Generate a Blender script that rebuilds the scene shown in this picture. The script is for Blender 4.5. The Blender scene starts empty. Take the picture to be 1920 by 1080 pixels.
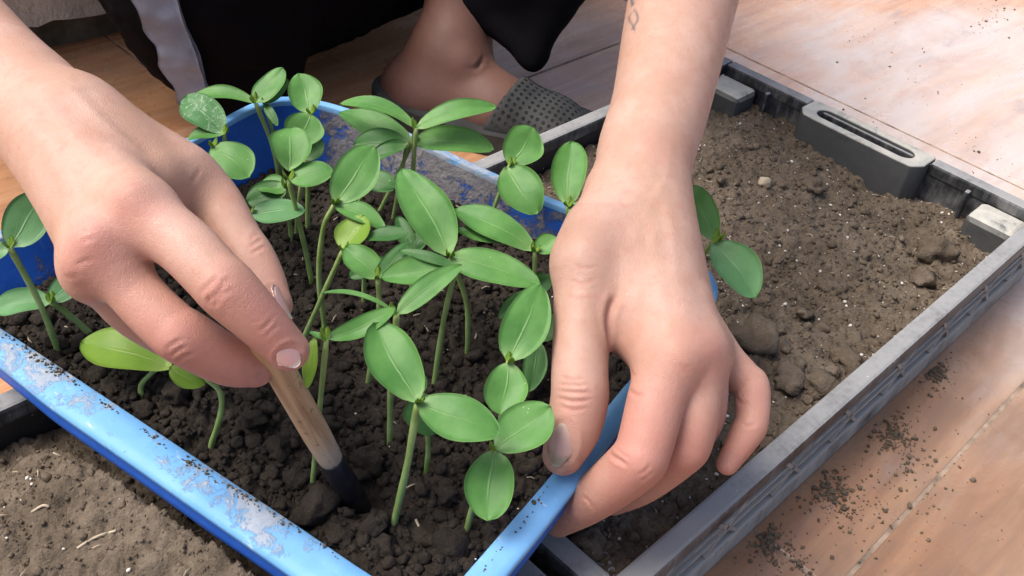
import bpy, math, random
import numpy as np
from mathutils import Matrix, Vector

random.seed(7)
RNG = np.random.default_rng(7)
scene = bpy.context.scene
COL = scene.collection

# ------------------------------------------------------------------ camera
# axes of the place: x and y run along the sides of the black crates, z is up, floor at z = 0
F_PX, CX, CY = 1873.2475, 960.0, 540.0
CAM_H = 0.441
def _unit(v):
    v = np.asarray(v, float)
    return v / np.linalg.norm(v)
_d1 = _unit([3199 - CX, -680 - CY, F_PX])
_d2 = np.array([-1624 - CX, -1326 - CY, F_PX])
_d2 = _unit(_d2 - _d1 * (_d2 @ _d1))
_up = np.cross(_d1, _d2)
if _up[1] > 0:
    _up = -_up
R_WC = np.array([_d1, _d2, _up])            # camera (right, down, forward) -> world
CAM = np.array([0.0, 0.0, CAM_H])
c_right, c_down, c_fwd = R_WC[:, 0], R_WC[:, 1], R_WC[:, 2]
cam_data = bpy.data.cameras.new('camera')
cam = bpy.data.objects.new('camera', cam_data)
COL.objects.link(cam)
cam.matrix_world = Matrix((
    (c_right[0], -c_down[0], -c_fwd[0], 0), (c_right[1], -c_down[1], -c_fwd[1], 0),
    (c_right[2], -c_down[2], -c_fwd[2], CAM_H), (0, 0, 0, 1)))
cam_data.sensor_width = 36.0
cam_data.lens = F_PX * 36.0 / 1920.0
cam_data.clip_start = 0.02
cam_data.clip_end = 200.0
scene.camera = cam
scene.render.resolution_x, scene.render.resolution_y = 1024, 576

# ------------------------------------------------------------------ sky, sun, exposure
SUN_ELEV, SUN_AZ = math.radians(60), math.radians(138)     # azimuth measured from +x towards +y
world = bpy.data.worlds.new('World')
scene.world = world
world.use_nodes = True
wn = world.node_tree
wn.nodes.clear()
sky = wn.nodes.new('ShaderNodeTexSky')
sky.sky_type = 'NISHITA'
sky.sun_disc = False
sky.sun_elevation = SUN_ELEV
sky.sun_rotation = math.pi / 2 - SUN_AZ
sky.air_density = 0.7
sky.dust_density = 4.5
sky.ozone_density = 0.2
bg = wn.nodes.new('ShaderNodeBackground')
bg.inputs['Strength'].default_value = 0.15
wo = wn.nodes.new('ShaderNodeOutputWorld')
wn.links.new(sky.outputs[0], bg.inputs[0])
wn.links.new(bg.outputs[0], wo.inputs[0])
sun_data = bpy.data.lights.new('sun', 'SUN')
sun_data.energy = 2.0
sun_data.angle = math.radians(32)
sun_data.color = (1.0, 0.975, 0.94)
sun = bpy.data.objects.new('sun', sun_data)
COL.objects.link(sun)
_sd = Vector((math.cos(SUN_ELEV) * math.cos(SUN_AZ), math.cos(SUN_ELEV) * math.sin(SUN_AZ), math.sin(SUN_ELEV)))
sun.rotation_euler = _sd.to_track_quat('Z', 'Y').to_euler()
sun.location = (1, -1, 3)
scene.view_settings.view_transform = 'Standard'
scene.view_settings.look = 'None'
scene.view_settings.exposure = 0.68
scene.view_settings.gamma = 1.0
scene.view_settings.use_curve_mapping = False

# ------------------------------------------------------------------ pixel rays
def P(px, py, d):
    """point seen at photo pixel (px, py) at distance d along the optical axis"""
    r = np.array([(px - CX) / F_PX, (py - CY) / F_PX, 1.0]) * d
    return CAM + R_WC @ r
def Z(px, py, z):
    """point seen at photo pixel (px, py) lying at height z"""
    r = R_WC @ np.array([(px - CX) / F_PX, (py - CY) / F_PX, 1.0])
    return CAM + r * ((z - CAM_H) / r[2])
def depth_of(p):
    return float((np.asarray(p) - CAM) @ c_fwd)
def project(pts):
    q = (np.asarray(pts) - CAM) @ R_WC
    return q[:, 0] / q[:, 2] * F_PX + CX, q[:, 1] / q[:, 2] * F_PX + CY, q[:, 2]

# ------------------------------------------------------------------ scene helpers
def link(o, parent=None):
    COL.objects.link(o)
    if parent is not None:
        o.parent = parent
    return o
def empty(name, loc=(0, 0, 0)):
    o = bpy.data.objects.new(name, None)
    o.empty_display_size = 0.05
    o.location = tuple(loc)
    return link(o)
def tag(o, label=None, cat=None, group=None, kind=None):
    if label: o['label'] = label
    if cat: o['category'] = cat
    if group: o['group'] = group
    if kind: o['kind'] = kind
    return o
def fast_mesh(name, verts, faces, smooth=True, uv=None, col=None):
    """verts (n,3); faces: int array (m,3), (m,4) or a list of such arrays"""
    me = bpy.data.meshes.new(name)
    verts = np.asarray(verts, np.float32)
    if isinstance(faces, np.ndarray):
        faces = [faces]
    faces = [np.asarray(f, np.int32) for f in faces if len(f)]
    nl = sum(f.size for f in faces)
    npoly = sum(len(f) for f in faces)
    me.vertices.add(len(verts)); me.loops.add(nl); me.polygons.add(npoly)
    me.vertices.foreach_set('co', verts.ravel())
    loops = np.concatenate([f.ravel() for f in faces])
    me.loops.foreach_set('vertex_index', loops)
    tot = np.concatenate([np.full(len(f), f.shape[1], np.int32) for f in faces])
    start = np.concatenate([[0], np.cumsum(tot)[:-1]]).astype(np.int32)
    me.polygons.foreach_set('loop_start', start)
    me.polygons.foreach_set('loop_total', tot)
    me.polygons.foreach_set('use_smooth', np.full(npoly, smooth))
    me.update(calc_edges=True)
    if uv is not None:
        l = me.uv_layers.new(name='UVMap')
        l.data.foreach_set('uv', np.asarray(uv, np.float32)[loops].ravel())
    if col is not None:
        for cname, arr in col.items():
            a = me.attributes.new(cname, 'FLOAT', 'POINT')
            a.data.foreach_set('value', np.asarray(arr, np.float32).ravel())
    me.validate()
    return me
def obj(name, me, mat, parent=None):
    """vertices of the mesh are world positions; a parent Empty keeps them there"""
    o = bpy.data.objects.new(name, me)
    if mat is not None:
        me.materials.append(mat)
    link(o, parent)
    if parent is not None:
        base = np.array(parent.location)
        p = parent
        while p.parent is not None:
            p = p.parent
            base = base + np.array(p.location)
        n = len(me.vertices)
        co = np.empty(n * 3, np.float32)
        me.vertices.foreach_get('co', co)
        me.vertices.foreach_set('co', (co.reshape(-1, 3) - base.astype(np.float32)).ravel())
        me.update()
    return o
def boxes(name, lst, bevel=0.0):
    """mesh of axis-aligned boxes given as (x0,x1,y0,y1,z0,z1), edges bevelled"""
    vs, fs = [], []
    for (x0, x1, y0, y1, z0, z1) in lst:
        n = len(vs)
        vs += [(x0, y0, z0), (x1, y0, z0), (x1, y1, z0), (x0, y1, z0), (x0, y0, z1), (x1, y0, z1), (x1, y1, z1), (x0, y1, z1)]
        fs += [(n, n+3, n+2, n+1), (n+4, n+5, n+6, n+7), (n, n+1, n+5, n+4), (n+1, n+2, n+6, n+5), (n+2, n+3, n+7, n+6), (n+3, n, n+4, n+7)]
    me = fast_mesh(name, vs, np.array(fs), smooth=False)
    if bevel:
        import bmesh
        bm = bmesh.new(); bm.from_mesh(me)
        bmesh.ops.bevel(bm, geom=bm.edges[:], offset=bevel, segments=2, affect='EDGES', profile=0.5)
        bm.to_mesh(me); bm.free()
    return me
def prism(name, poly, z0, z1, bevel=0.0):
    """vertical prism over a ccw polygon [(x,y)...]"""
    import bmesh
    n = len(poly)
    vs = [(x, y, z0) for x, y in poly] + [(x, y, z1) for x, y in poly]
    bm = bmesh.new()
    bv = [bm.verts.new(v) for v in vs]
    bm.faces.new(bv[:n][::-1]); bm.faces.new(bv[n:])
    for i in range(n):
        j = (i + 1) % n
        bm.faces.new((bv[i], bv[j], bv[n+j], bv[n+i]))
    if bevel:
        bmesh.ops.bevel(bm, geom=bm.edges[:], offset=bevel, segments=2, affect='EDGES', profile=0.5)
    me = bpy.data.meshes.new(name)
    bm.to_mesh(me); bm.free()
    return me
def catmull(pts, n, closed=False):
    pts = np.asarray(pts, float)
    m = len(pts)
    segs = m if closed else m - 1
    out = []
    for s in range(segs):
        if closed:
            p0, p1, p2, p3 = pts[(s-1) % m], pts[s], pts[(s+1) % m], pts[(s+2) % m]
        else:
            p1, p2 = pts[s], pts[s+1]
            p0 = pts[s-1] if s > 0 else 2*p1 - p2
            p3 = pts[s+2] if s + 2 < m else 2*p2 - p1
        t = np.linspace(0, 1, n, endpoint=False)[:, None]
        out.append(0.5 * ((2*p1) + (-p0 + p2)*t + (2*p0 - 5*p1 + 4*p2 - p3)*t**2 + (-p0 + 3*p1 - 3*p2 + p3)*t**3))
    out = np.concatenate(out)
    if not closed:
        out = np.vstack([out, pts[-1]])
    return out
def tube(path, radii, sides=8, cap=True):
    path = np.asarray(path, float); n = len(path)
    radii = np.broadcast_to(np.asarray(radii, float), (n,))
    tan = np.gradient(path, axis=0)
    tan /= np.linalg.norm(tan, axis=1)[:, None]
    ref = np.array([0.31, 0.52, 0.79])
    vs = []
    a = np.arange(sides) / sides * 2 * math.pi
    u = np.cross(tan[0], ref); u /= np.linalg.norm(u)
    for i in range(n):
        u = u - tan[i] * (u @ tan[i]); u /= np.linalg.norm(u)
        w = np.cross(tan[i], u)
        vs.append(path[i] + radii[i] * (np.cos(a)[:, None] * u + np.sin(a)[:, None] * w))
    vs = np.concatenate(vs)
    i = np.arange(n-1)[:, None] * sides; k = np.arange(sides)[None, :]; k2 = (k + 1) % sides
    q = np.stack([i + k, i + k2, i + sides + k2, i + sides + k], -1).reshape(-1, 4)
    tri = np.zeros((0, 3), int)
    if cap:
        c0, c1 = len(vs), len(vs) + 1
        vs = np.vstack([vs, path[0], path[-1]])
        k = np.arange(sides); k2 = (k + 1) % sides
        tri = np.vstack([np.stack([np.full(sides, c0), k2, k], -1), np.stack([np.full(sides, c1), (n-1)*sides + k, (n-1)*sides + k2], -1)])
    return vs, q, tri

# ------------------------------------------------------------------ noise
def _hash(i, j, k, seed):
    h = (i.astype(np.int64) * 374761393 + j.astype(np.int64) * 668265263 + k.astype(np.int64) * 2147483647 + seed * 974711) & 0xffffffff
    h = ((h ^ (h >> 13)) * 1274126177) & 0xffffffff
    return ((h ^ (h >> 16)) & 0xffff).astype(np.float32) / 65535.0
def vnoise(p, seed=0):
    p = np.asarray(p)
    f = np.floor(p).astype(np.int64); t = (p - f).astype(np.float32)
    t = t * t * (3 - 2 * t)
    r = 0
    for a in (0, 1):
        for b in (0, 1):
            for c in (0, 1):
                w = (t[:, 0] if a else 1 - t[:, 0]) * (t[:, 1] if b else 1 - t[:, 1]) * (t[:, 2] if c else 1 - t[:, 2])
                r = r + w * _hash(f[:, 0] + a, f[:, 1] + b, f[:, 2] + c, seed)
    return r * 2 - 1
def fbm(p, octv=4, seed=0):
    p = np.asarray(p, float); r = 0; a = 1.0
    for o in range(octv):
        r = r + a * vnoise(p * (2.03 ** o) + 17.3 * o, seed + o); a *= 0.5
    return r
def lumps(xy, cell, seed, rmin=0.35, rmax=0.62):
    """height field of packed round clods, cell size in metres"""
    q = np.asarray(xy) / cell
    f = np.floor(q).astype(np.int64)
    best = np.zeros(len(q), np.float32)
    for a in (-1, 0, 1):
        for b in (-1, 0, 1):
            ci, cj = f[:, 0] + a, f[:, 1] + b
            o = np.zeros_like(ci)
            hx = ci + _hash(ci, cj, o, seed); hy = cj + _hash(ci, cj, o + 1, seed)
            r = rmin + (rmax - rmin) * _hash(ci, cj, o + 2, seed)
            d2 = (q[:, 0] - hx) ** 2 + (q[:, 1] - hy) ** 2
            best = np.maximum(best, np.sqrt(np.maximum(r * r - d2, 0)))
    return best * cell
# ------------------------------------------------------------------ materials
class NT:
    def __init__(self, name):
        self.m = bpy.data.materials.new(name)
        self.m.use_nodes = True
        self.t = self.m.node_tree
        self.t.nodes.clear()
        self.out = self.n('ShaderNodeOutputMaterial')
        self.b = self.n('ShaderNodeBsdfPrincipled')
        self.l(self.b.outputs[0], self.out.inputs[0])
    def n(self, kind, **kw):
        nd = self.t.nodes.new(kind)
        for k, v in kw.items():
            setattr(nd, k, v)
        return nd
    def l(self, a, b):
        self.t.links.new(a, b)
    def setb(self, **kw):
        for k, v in kw.items():
            self.put(self.b.inputs[k.replace('_', ' ')], v)
    def put(self, sock, v):
        if isinstance(v, bpy.types.NodeSocket):
            self.l(v, sock)
        elif isinstance(v, (tuple, list)) and len(v) == 3 and sock.type == 'RGBA':
            sock.default_value = (*v, 1)
        else:
            sock.default_value = v
    def pos(self):
        return self.n('ShaderNodeNewGeometry').outputs['Position']
    def objco(self):
        return self.n('ShaderNodeTexCoord').outputs['Object']
    def mapping(self, v, scale=(1, 1, 1), loc=(0, 0, 0), rot=(0, 0, 0)):
        m = self.n('ShaderNodeMapping')
        self.l(v, m.inputs['Vector'])
        m.inputs['Scale'].default_value = scale
        m.inputs['Location'].default_value = loc
        m.inputs['Rotation'].default_value = rot
        return m.outputs[0]
    def noise(self, v, scale, detail=4, rough=0.55, dist=0.0):
        t = self.n('ShaderNodeTexNoise')
        if v is not None: self.l(v, t.inputs['Vector'])
        t.inputs['Scale'].default_value = scale
        t.inputs['Detail'].default_value = detail
        t.inputs['Roughness'].default_value = rough
        t.inputs['Distortion'].default_value = dist
        return t.outputs['Fac']
    def voronoi(self, v, scale, feature='F1', out='Distance', rnd=1.0):
        t = self.n('ShaderNodeTexVoronoi', feature=feature)
        if v is not None: self.l(v, t.inputs['Vector'])
        t.inputs['Scale'].default_value = scale
        t.inputs['Randomness'].default_value = rnd
        return t.outputs[out]
    def ramp(self, f, stops, interp='LINEAR'):
        r = self.n('ShaderNodeValToRGB')
        r.color_ramp.interpolation = interp
        e = r.color_ramp.elements
        while len(e) < len(stops): e.new(0.5)
        for i, (p, c) in enumerate(stops):
            e[i].position = p
            e[i].color = (*c, 1) if isinstance(c, (tuple, list)) else (c, c, c, 1)
        self.put(r.inputs[0], f)
        return r.outputs[0]
    def range(self, f, a, b, c=0.0, d=1.0):
        r = self.n('ShaderNodeMapRange', interpolation_type='SMOOTHSTEP')
        self.put(r.inputs[0], f)
        for i, v in enumerate((a, b, c, d)): self.put(r.inputs[1 + i], v)
        return r.outputs[0]
    def math(self, op, a, b=None, clamp=False):
        m = self.n('ShaderNodeMath', operation=op, use_clamp=clamp)
        self.put(m.inputs[0], a)
        if b is not None: self.put(m.inputs[1], b)
        return m.outputs[0]
    def mix(self, f, a, b, blend='MIX'):
        m = self.n('ShaderNodeMix', data_type='RGBA', blend_type=blend, clamp_factor=True)
        self.put(m.inputs[0], f); self.put(m.inputs[6], a); self.put(m.inputs[7], b)
        return m.outputs[2]
    def attr(self, name, out='Fac'):
        return self.n('ShaderNodeAttribute', attribute_name=name).outputs[out]
    def sep(self, v):
        s = self.n('ShaderNodeSeparateXYZ'); self.l(v, s.inputs[0]); return s.outputs
    def bump(self, h, strength=0.5, dist=0.001, normal=None):
        b = self.n('ShaderNodeBump')
        self.put(b.inputs['Height'], h)
        b.inputs['Strength'].default_value = strength
        b.inputs['Distance'].default_value = dist
        if normal is not None: self.l(normal, b.inputs['Normal'])
        return b.outputs[0]

def mat_soil(name, dark, mid, light, grit=0.0, rough=0.95, dry=0.45):
    t = NT(name); p = t.pos()
    n1 = t.noise(p, 60, 5, 0.6); n2 = t.noise(p, 420, 4, 0.7)
    c = t.ramp(n1, [(0.3, dark), (0.52, mid), (0.75, light)])
    c2 = t.ramp(n2, [(0.3, dark), (0.55, mid), (0.8, light)])
    c = t.mix(0.5, c, c2)
    c = t.mix(t.math('MULTIPLY', t.range(t.noise(p, 14, 3, 0.6), 0.42, 0.66), dry), c, tuple(x * 1.25 for x in light))
    c = t.mix(t.math('MULTIPLY', t.range(t.noise(t.mapping(p, (1, 1, 1), (3, 1, 0)), 17, 3, 0.6), 0.52, 0.70), 0.5), c, dark)
    if grit:
        v = t.voronoi(p, 330, out='Distance')
        sel = t.noise(p, 140, 2)
        m = t.math('MULTIPLY', t.range(v, 0.16, 0.08), t.range(sel, 0.60, 0.66))
        c = t.mix(t.math('MULTIPLY', m, grit), c, (0.55, 0.5, 0.43))
    h = t.math('ADD', t.noise(p, 700, 5, 0.7), t.math('MULTIPLY', t.noise(p, 220, 3), 0.8))
    t.setb(Base_Color=c, Roughness=rough, Specular_IOR_Level=0.2, Normal=t.bump(h, 1.0, 0.0020))
    return t.m
M = {}
M['soil_dark'] = mat_soil('dark_moist_soil', (0.019, 0.015, 0.0115), (0.042, 0.033, 0.025), (0.090, 0.074, 0.058), 0.25, 0.85, 0.12)
M['soil_light'] = mat_soil('dry_brown_soil', (0.085, 0.065, 0.045), (0.168, 0.130, 0.092), (0.280, 0.225, 0.168), 0.7, 0.95, 0.20)

def mat_plain(name, col, rough=0.6, spec=0.3, var=0.12, scale=80):
    t = NT(name); p = t.pos(); n = t.noise(p, scale, 4)
    c2 = tuple(min(1, x * (1 + 2 * var)) for x in col); c1 = tuple(x * (1 - 2 * var) for x in col)
    t.setb(Base_Color=t.ramp(n, [(0.3, c1), (0.7, c2)]), Roughness=rough, Specular_IOR_Level=spec, Normal=t.bump(t.noise(p, scale * 6, 3), 0.3, 0.0005))
    return t.m
M['perlite'] = mat_plain('white_perlite', (0.68, 0.64, 0.57), 0.9)
M['straw'] = mat_plain('dry_root', (0.42, 0.35, 0.25), 0.9)

# dusty black crate plastic
def mat_crate(name, lo, hi, pale):
    t = NT(name); p = t.pos()
    nz = t.sep(t.n('ShaderNodeNewGeometry').outputs['Normal'])[2]
    n1 = t.noise(p, 28, 5, 0.65, 0.4); n2 = t.noise(t.mapping(p, (1, 1, 0.12)), 260, 4, 0.7)
    dust_or_glare = t.math('ADD', t.math('MULTIPLY', n1, 0.75), t.math('MULTIPLY', n2, 0.4))
    dust_or_glare = t.math('ADD', dust_or_glare, t.math('MULTIPLY', t.range(nz, 0.3, 0.95), 0.28))
    d = t.range(dust_or_glare, lo, hi)
    c = t.mix(d, (0.018, 0.019, 0.021), pale)
    specks = t.math('MULTIPLY', t.range(t.voronoi(p, 240), 0.16, 0.08), t.range(t.noise(p, 120, 2), 0.56, 0.62))
    c = t.mix(specks, c, (0.5, 0.5, 0.47))
    t.setb(Base_Color=c, Roughness=t.range(d, 0, 1, 0.42, 0.85), Specular_IOR_Level=0.4, Normal=t.bump(t.noise(p, 500, 4), 0.25, 0.0004))
    return t.m
M['crate'] = mat_crate('dusty_black_plastic', 0.46, 0.94, (0.28, 0.28, 0.275))
M['crate_black'] = mat_crate('black_plastic', 0.75, 1.25, (0.20, 0.20, 0.195))
M['crate_dusty'] = mat_crate('clay_streaked_black_plastic', 0.26, 0.72, (0.36, 0.35, 0.32))
# pale dried clay stuck on handle blocks
t = NT('dried_clay_on_plastic'); p = t.pos()
d = t.range(t.noise(p, 45, 5, 0.65, 0.5), 0.22, 0.46)
nz = t.sep(t.n('ShaderNodeNewGeometry').outputs['Normal'])[2]
d = t.math('MULTIPLY', d, t.range(nz, 0.15, 0.8, 0.10, 1.0))
c = t.mix(d, (0.03, 0.032, 0.035), t.ramp(t.noise(p, 90, 4), [(0.3, (0.36, 0.36, 0.33)), (0.7, (0.50, 0.48, 0.41))]))
t.setb(Base_Color=c, Roughness=0.8, Specular_IOR_Level=0.3, Normal=t.bump(t.noise(p, 350, 5), 0.35, 0.0006))
M['clay'] = t.m

# blue tub
def mat_blue(name, c_lo, c_hi, mud_col, scuff=0.3, film=0.85, relief=0.003):
    t = NT(name); p = t.pos()
    n1 = t.noise(p, 22, 5, 0.6, 0.5); n2 = t.noise(p, 160, 4, 0.7)
    c = t.ramp(n1, [(0.3, c_lo), (0.72, c_hi)])
    sc = t.range(t.noise(t.mapping(p, (6, 1.2, 1)), 60, 4, 0.7), 0.60, 0.78)
    c = t.mix(t.math('MULTIPLY', sc, scuff), c, (0.50, 0.60, 0.70))
    a = t.attr('mud')
    mm = t.math('ADD', a, t.math('MULTIPLY', t.math('SUBTRACT', t.math('ADD', t.math('MULTIPLY', t.noise(p, 95, 8, 0.75, 0.4), 0.75), t.math('MULTIPLY', n2, 0.25)), 0.5), 2.1))
    mud = t.range(mm, 0.42, 0.62)
    mc = t.ramp(t.noise(p, 130, 5, 0.65), [(0.3, mud_col), (0.75, tuple(min(1, x * 1.7) for x in mud_col))])
    c = t.mix(t.math('MULTIPLY', mud, film), c, mc)
    bh = t.math('ADD', t.math('MULTIPLY', mud, t.noise(p, 260, 5, 0.7)), t.math('MULTIPLY', n2, 0.15))
    t.setb(Base_Color=c, Roughness=t.range(mud, 0, 1, 0.52, 0.9), Specular_IOR_Level=0.3, Normal=t.bump(bh, 0.8, relief))
    return t.m
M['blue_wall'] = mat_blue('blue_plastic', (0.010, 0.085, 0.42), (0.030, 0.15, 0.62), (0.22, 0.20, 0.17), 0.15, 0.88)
M['blue_rim'] = mat_blue('skylit_blue_plastic', (0.105, 0.305, 0.62), (0.205, 0.44, 0.71), (0.33, 0.285, 0.225), 0.9, 0.60, 0.0008)  # lighter copy of the wall blue, sky light on the rim painted in

# seedlings
def mat_leaf(name, base, light, vein):
    t = NT(name)
    uv = t.sep(t.n('ShaderNodeUVMap').outputs[0]); u, v = uv[0], uv[1]      # u along the leaf, v across -1..1
    av = t.math('ABSOLUTE', v)
    wob = t.math('MULTIPLY', t.math('SUBTRACT', t.noise(t.pos(), 160, 2), 0.5), 0.10)
    mid = t.range(t.math('ABSOLUTE', t.math('ADD', v, wob)), 0.07, 0.0)
    mid = t.math('MULTIPLY', mid, t.range(u, 0.85, 0.25))
    s1 = t.math('SUBTRACT', av, t.math('MULTIPLY', t.math('POWER', t.math('MAXIMUM', u, 0.001), 0.8), 0.62))
    side = t.range(t.math('ABSOLUTE', t.math('ADD', s1, wob)), 0.05, 0.012)
    side = t.math('MULTIPLY', side, t.range(u, 0.62, 0.20))
    ve = t.math('MAXIMUM', mid, t.math('MULTIPLY', side, 0.10))
    p = t.pos()
    n = t.noise(p, 70, 4, 0.6); n2 = t.noise(p, 900, 3)
    c = t.ramp(n, [(0.3, base), (0.72, light)])
    c = t.mix(t.math('MULTIPLY', t.range(u, 0.25, 0.0), 0.55), c, vein)
    c = t.mix(t.math('MULTIPLY', ve, 0.50), c, vein)
    c = t.mix(t.math('MULTIPLY', t.range(av, 0.93, 1.0), 0.45), c, vein)
    sp = t.math('MULTIPLY', t.range(t.voronoi(p, 300), 0.10, 0.05), t.range(t.noise(p, 70, 2), 0.60, 0.66))
    c = t.mix(t.math('MULTIPLY', sp, 0.8), c, (0.75, 0.8, 0.72))
    h = t.math('ADD', t.math('MULTIPLY', ve, -0.9), t.math('ADD', t.math('MULTIPLY', n2, 0.2), t.math('MULTIPLY', t.noise(p, 240, 3), 0.5)))
    nb = t.bump(h, 0.5, 0.0006)
    t.setb(Base_Color=c, Roughness=0.48, Specular_IOR_Level=0.42, Normal=nb)
    tr = t.n('ShaderNodeBsdfTranslucent')
    t.l(t.mix(0.5, c, (0.22, 0.50, 0.05)), tr.inputs[0]); t.l(nb, tr.inputs['Normal'])
    ms = t.n('ShaderNodeMixShader'); ms.inputs[0].default_value = 0.34
    t.l(t.b.outputs[0], ms.inputs[1]); t.l(tr.outputs[0], ms.inputs[2])
    t.l(ms.outputs[0], t.out.inputs[0])
    return t.m
M['leaf'] = mat_leaf('cotyledon_green', (0.082, 0.245, 0.050), (0.155, 0.365, 0.088), (0.33, 0.52, 0.20))
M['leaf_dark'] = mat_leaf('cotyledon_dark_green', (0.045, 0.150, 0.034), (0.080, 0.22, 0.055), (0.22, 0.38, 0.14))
M['leaf_pale'] = mat_leaf('cotyledon_blue_green', (0.12, 0.30, 0.11), (0.175, 0.39, 0.16), (0.38, 0.58, 0.32))
M['leaf_yellow'] = mat_leaf('cotyledon_yellow_green', (0.17, 0.31, 0.030), (0.24, 0.40, 0.05), (0.42, 0.55, 0.16))
M['leaf_scar'] = mat_leaf('cotyledon_mined', (0.06, 0.21, 0.06), (0.09, 0.26, 0.08), (0.30, 0.48, 0.25))
_m = M['leaf_scar']; _nt = _m.node_tree                                   # leaf-miner trails
_b = [n for n in _nt.nodes if n.type == 'BSDF_PRINCIPLED'][0]
_src = _b.inputs['Base Color'].links[0].from_socket
_g = _nt.nodes.new('ShaderNodeNewGeometry'); _w = _nt.nodes.new('ShaderNodeTexNoise')
_w.inputs['Scale'].default_value = 150; _w.inputs['Distortion'].default_value = 1.5; _w.inputs['Detail'].default_value = 1
_nt.links.new(_g.outputs['Position'], _w.inputs['Vector'])
_r = _nt.nodes.new('ShaderNodeValToRGB')
_e = _r.color_ramp.elements; _e[0].position = 0.47; _e[0].color = (0, 0, 0, 1); _e[1].position = 0.50; _e[1].color = (0.8, 0.8, 0.8, 1)
_e2 = _e.new(0.53); _e2.color = (0, 0, 0, 1)
_nt.links.new(_w.outputs['Fac'], _r.inputs[0])
_x = _nt.nodes.new('ShaderNodeMix'); _x.data_type = 'RGBA'
_nt.links.new(_r.outputs[0], _x.inputs[0]); _nt.links.new(_src, _x.inputs[6]); _x.inputs[7].default_value = (0.45, 0.58, 0.38, 1)
_nt.links.new(_x.outputs[2], _b.inputs['Base Color'])
def mat_stem():
    t = NT('seedling_stem'); p = t.pos()
    c = t.ramp(t.noise(p, 90, 4), [(0.3, (0.17, 0.26, 0.06)), (0.7, (0.30, 0.42, 0.15))])
    t.setb(Base_Color=c, Roughness=0.5, Specular_IOR_Level=0.4, Subsurface_Weight=0.15, Subsurface_Radius=(0.3, 0.6, 0.1), Subsurface_Scale=0.003, Normal=t.bump(t.noise(p, 900, 3), 0.3, 0.0003))
    return t.m
M['stem'] = mat_stem()

# skin
def mat_skin(name, base, red, pale, shade):
    t = NT(name); p = t.pos()
    n1 = t.noise(p, 35, 5, 0.6); n2 = t.noise(p, 190, 4, 0.65)
    c = t.mix(t.range(n1, 0.35, 0.68), base, pale)
    c = t.mix(t.math('MULTIPLY', t.range(n2, 0.50, 0.72), 0.35), c, red)
    c = t.mix(t.attr('flush'), c, red)
    c = t.mix(t.attr('tan'), c, shade)  # darker skin tone on the hands, painted shade on the foot
    c = t.mix(t.attr('ink'), c, (0.07, 0.08, 0.09))
    cr = t.voronoi(p, 950, 'DISTANCE_TO_EDGE'); 
    lines = t.range(cr, 0.0, 0.12)
    h = t.math('ADD', t.math('MULTIPLY', lines, 0.35), t.math('ADD', t.math('MULTIPLY', t.noise(p, 420, 4, 0.6), 0.7), t.math('MULTIPLY', n2, 0.6)))
    t.setb(Base_Color=c, Roughness=t.range(n2, 0.3, 0.7, 0.44, 0.58), Specular_IOR_Level=0.38, Subsurface_Weight=0.08, Subsurface_Radius=(1.0, 0.35, 0.2), Subsurface_Scale=0.003, Normal=t.bump(h, 0.45, 0.0006))
    return t.m
M['skin'] = mat_skin('skin', (0.465, 0.285, 0.200), (0.48, 0.212, 0.165), (0.545, 0.355, 0.275), (0.165, 0.080, 0.058))
t = NT('fingernail'); p = t.pos(); uv = t.sep(t.n('ShaderNodeUVMap').outputs[0])
c = t.mix(t.range(uv[0], -0.9, 0.1), (0.50, 0.31, 0.28), (0.50, 0.29, 0.27))
c = t.mix(t.range(uv[0], 0.60, 0.80), c, (0.50, 0.42, 0.36))
t.setb(Base_Color=c, Roughness=0.28, Specular_IOR_Level=0.5, Coat_Weight=0.2, Subsurface_Weight=0.1, Subsurface_Scale=0.002, Normal=t.bump(t.noise(p, 500, 3), 0.15, 0.0003))
M['nail'] = t.m
t = NT('dirty_fingernail'); p = t.pos(); uv = t.sep(t.n('ShaderNodeUVMap').outputs[0])
c = t.mix(t.range(uv[0], -0.95, -0.1), (0.46, 0.34, 0.29), (0.40, 0.25, 0.215))
c = t.mix(t.range(t.math('ADD', uv[0], t.math('MULTIPLY', t.noise(p, 300, 3), 0.35)), 0.42, 0.95), c, (0.20, 0.17, 0.12))
t.setb(Base_Color=c, Roughness=0.3, Specular_IOR_Level=0.5, Coat_Weight=0.2, Normal=t.bump(t.noise(p, 400, 3), 0.2, 0.0003))
M['nail_dirty'] = t.m

def mat_cloth(name, col, scale=900):
    t = NT(name); p = t.pos()
    c = t.ramp(t.noise(p, 25, 4), [(0.3, tuple(x * 0.8 for x in col)), (0.75, tuple(x * 1.25 for x in col))])
    t.setb(Base_Color=c, Roughness=0.9, Specular_IOR_Level=0.08, Normal=t.bump(t.noise(p, scale, 3), 0.35, 0.0006))
    return t.m
M['black_cloth'] = mat_cloth('black_track_fabric', (0.0035, 0.0032, 0.0045))
M['stripe_cloth'] = mat_cloth('grey_blue_stripe_fabric', (0.25, 0.285, 0.36))
M['shirt'] = mat_cloth('charcoal_jersey', (0.05, 0.052, 0.058))
M['hair'] = mat_plain('dark_hair', (0.018, 0.013, 0.010), 0.6, 0.4, 0.3, 300)
t = NT('grey_foam_rubber'); p = t.pos()
uv = t.n('ShaderNodeUVMap').outputs[0]
dots = t.voronoi(uv, 1.0, rnd=0.12)
hole = t.math('MULTIPLY', t.range(dots, 0.30, 0.22), t.attr('perf'))
c = t.mix(hole, t.ramp(t.noise(p, 60, 4), [(0.3, (0.030, 0.031, 0.030)), (0.7, (0.055, 0.057, 0.055))]), (0.008, 0.008, 0.008))
t.setb(Base_Color=c, Roughness=0.75, Specular_IOR_Level=0.3, Normal=t.bump(t.math('SUBTRACT', t.math('MULTIPLY', t.noise(p, 800, 2), 0.1), hole), 0.8, 0.0015))
M['slipper'] = t.m

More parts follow.
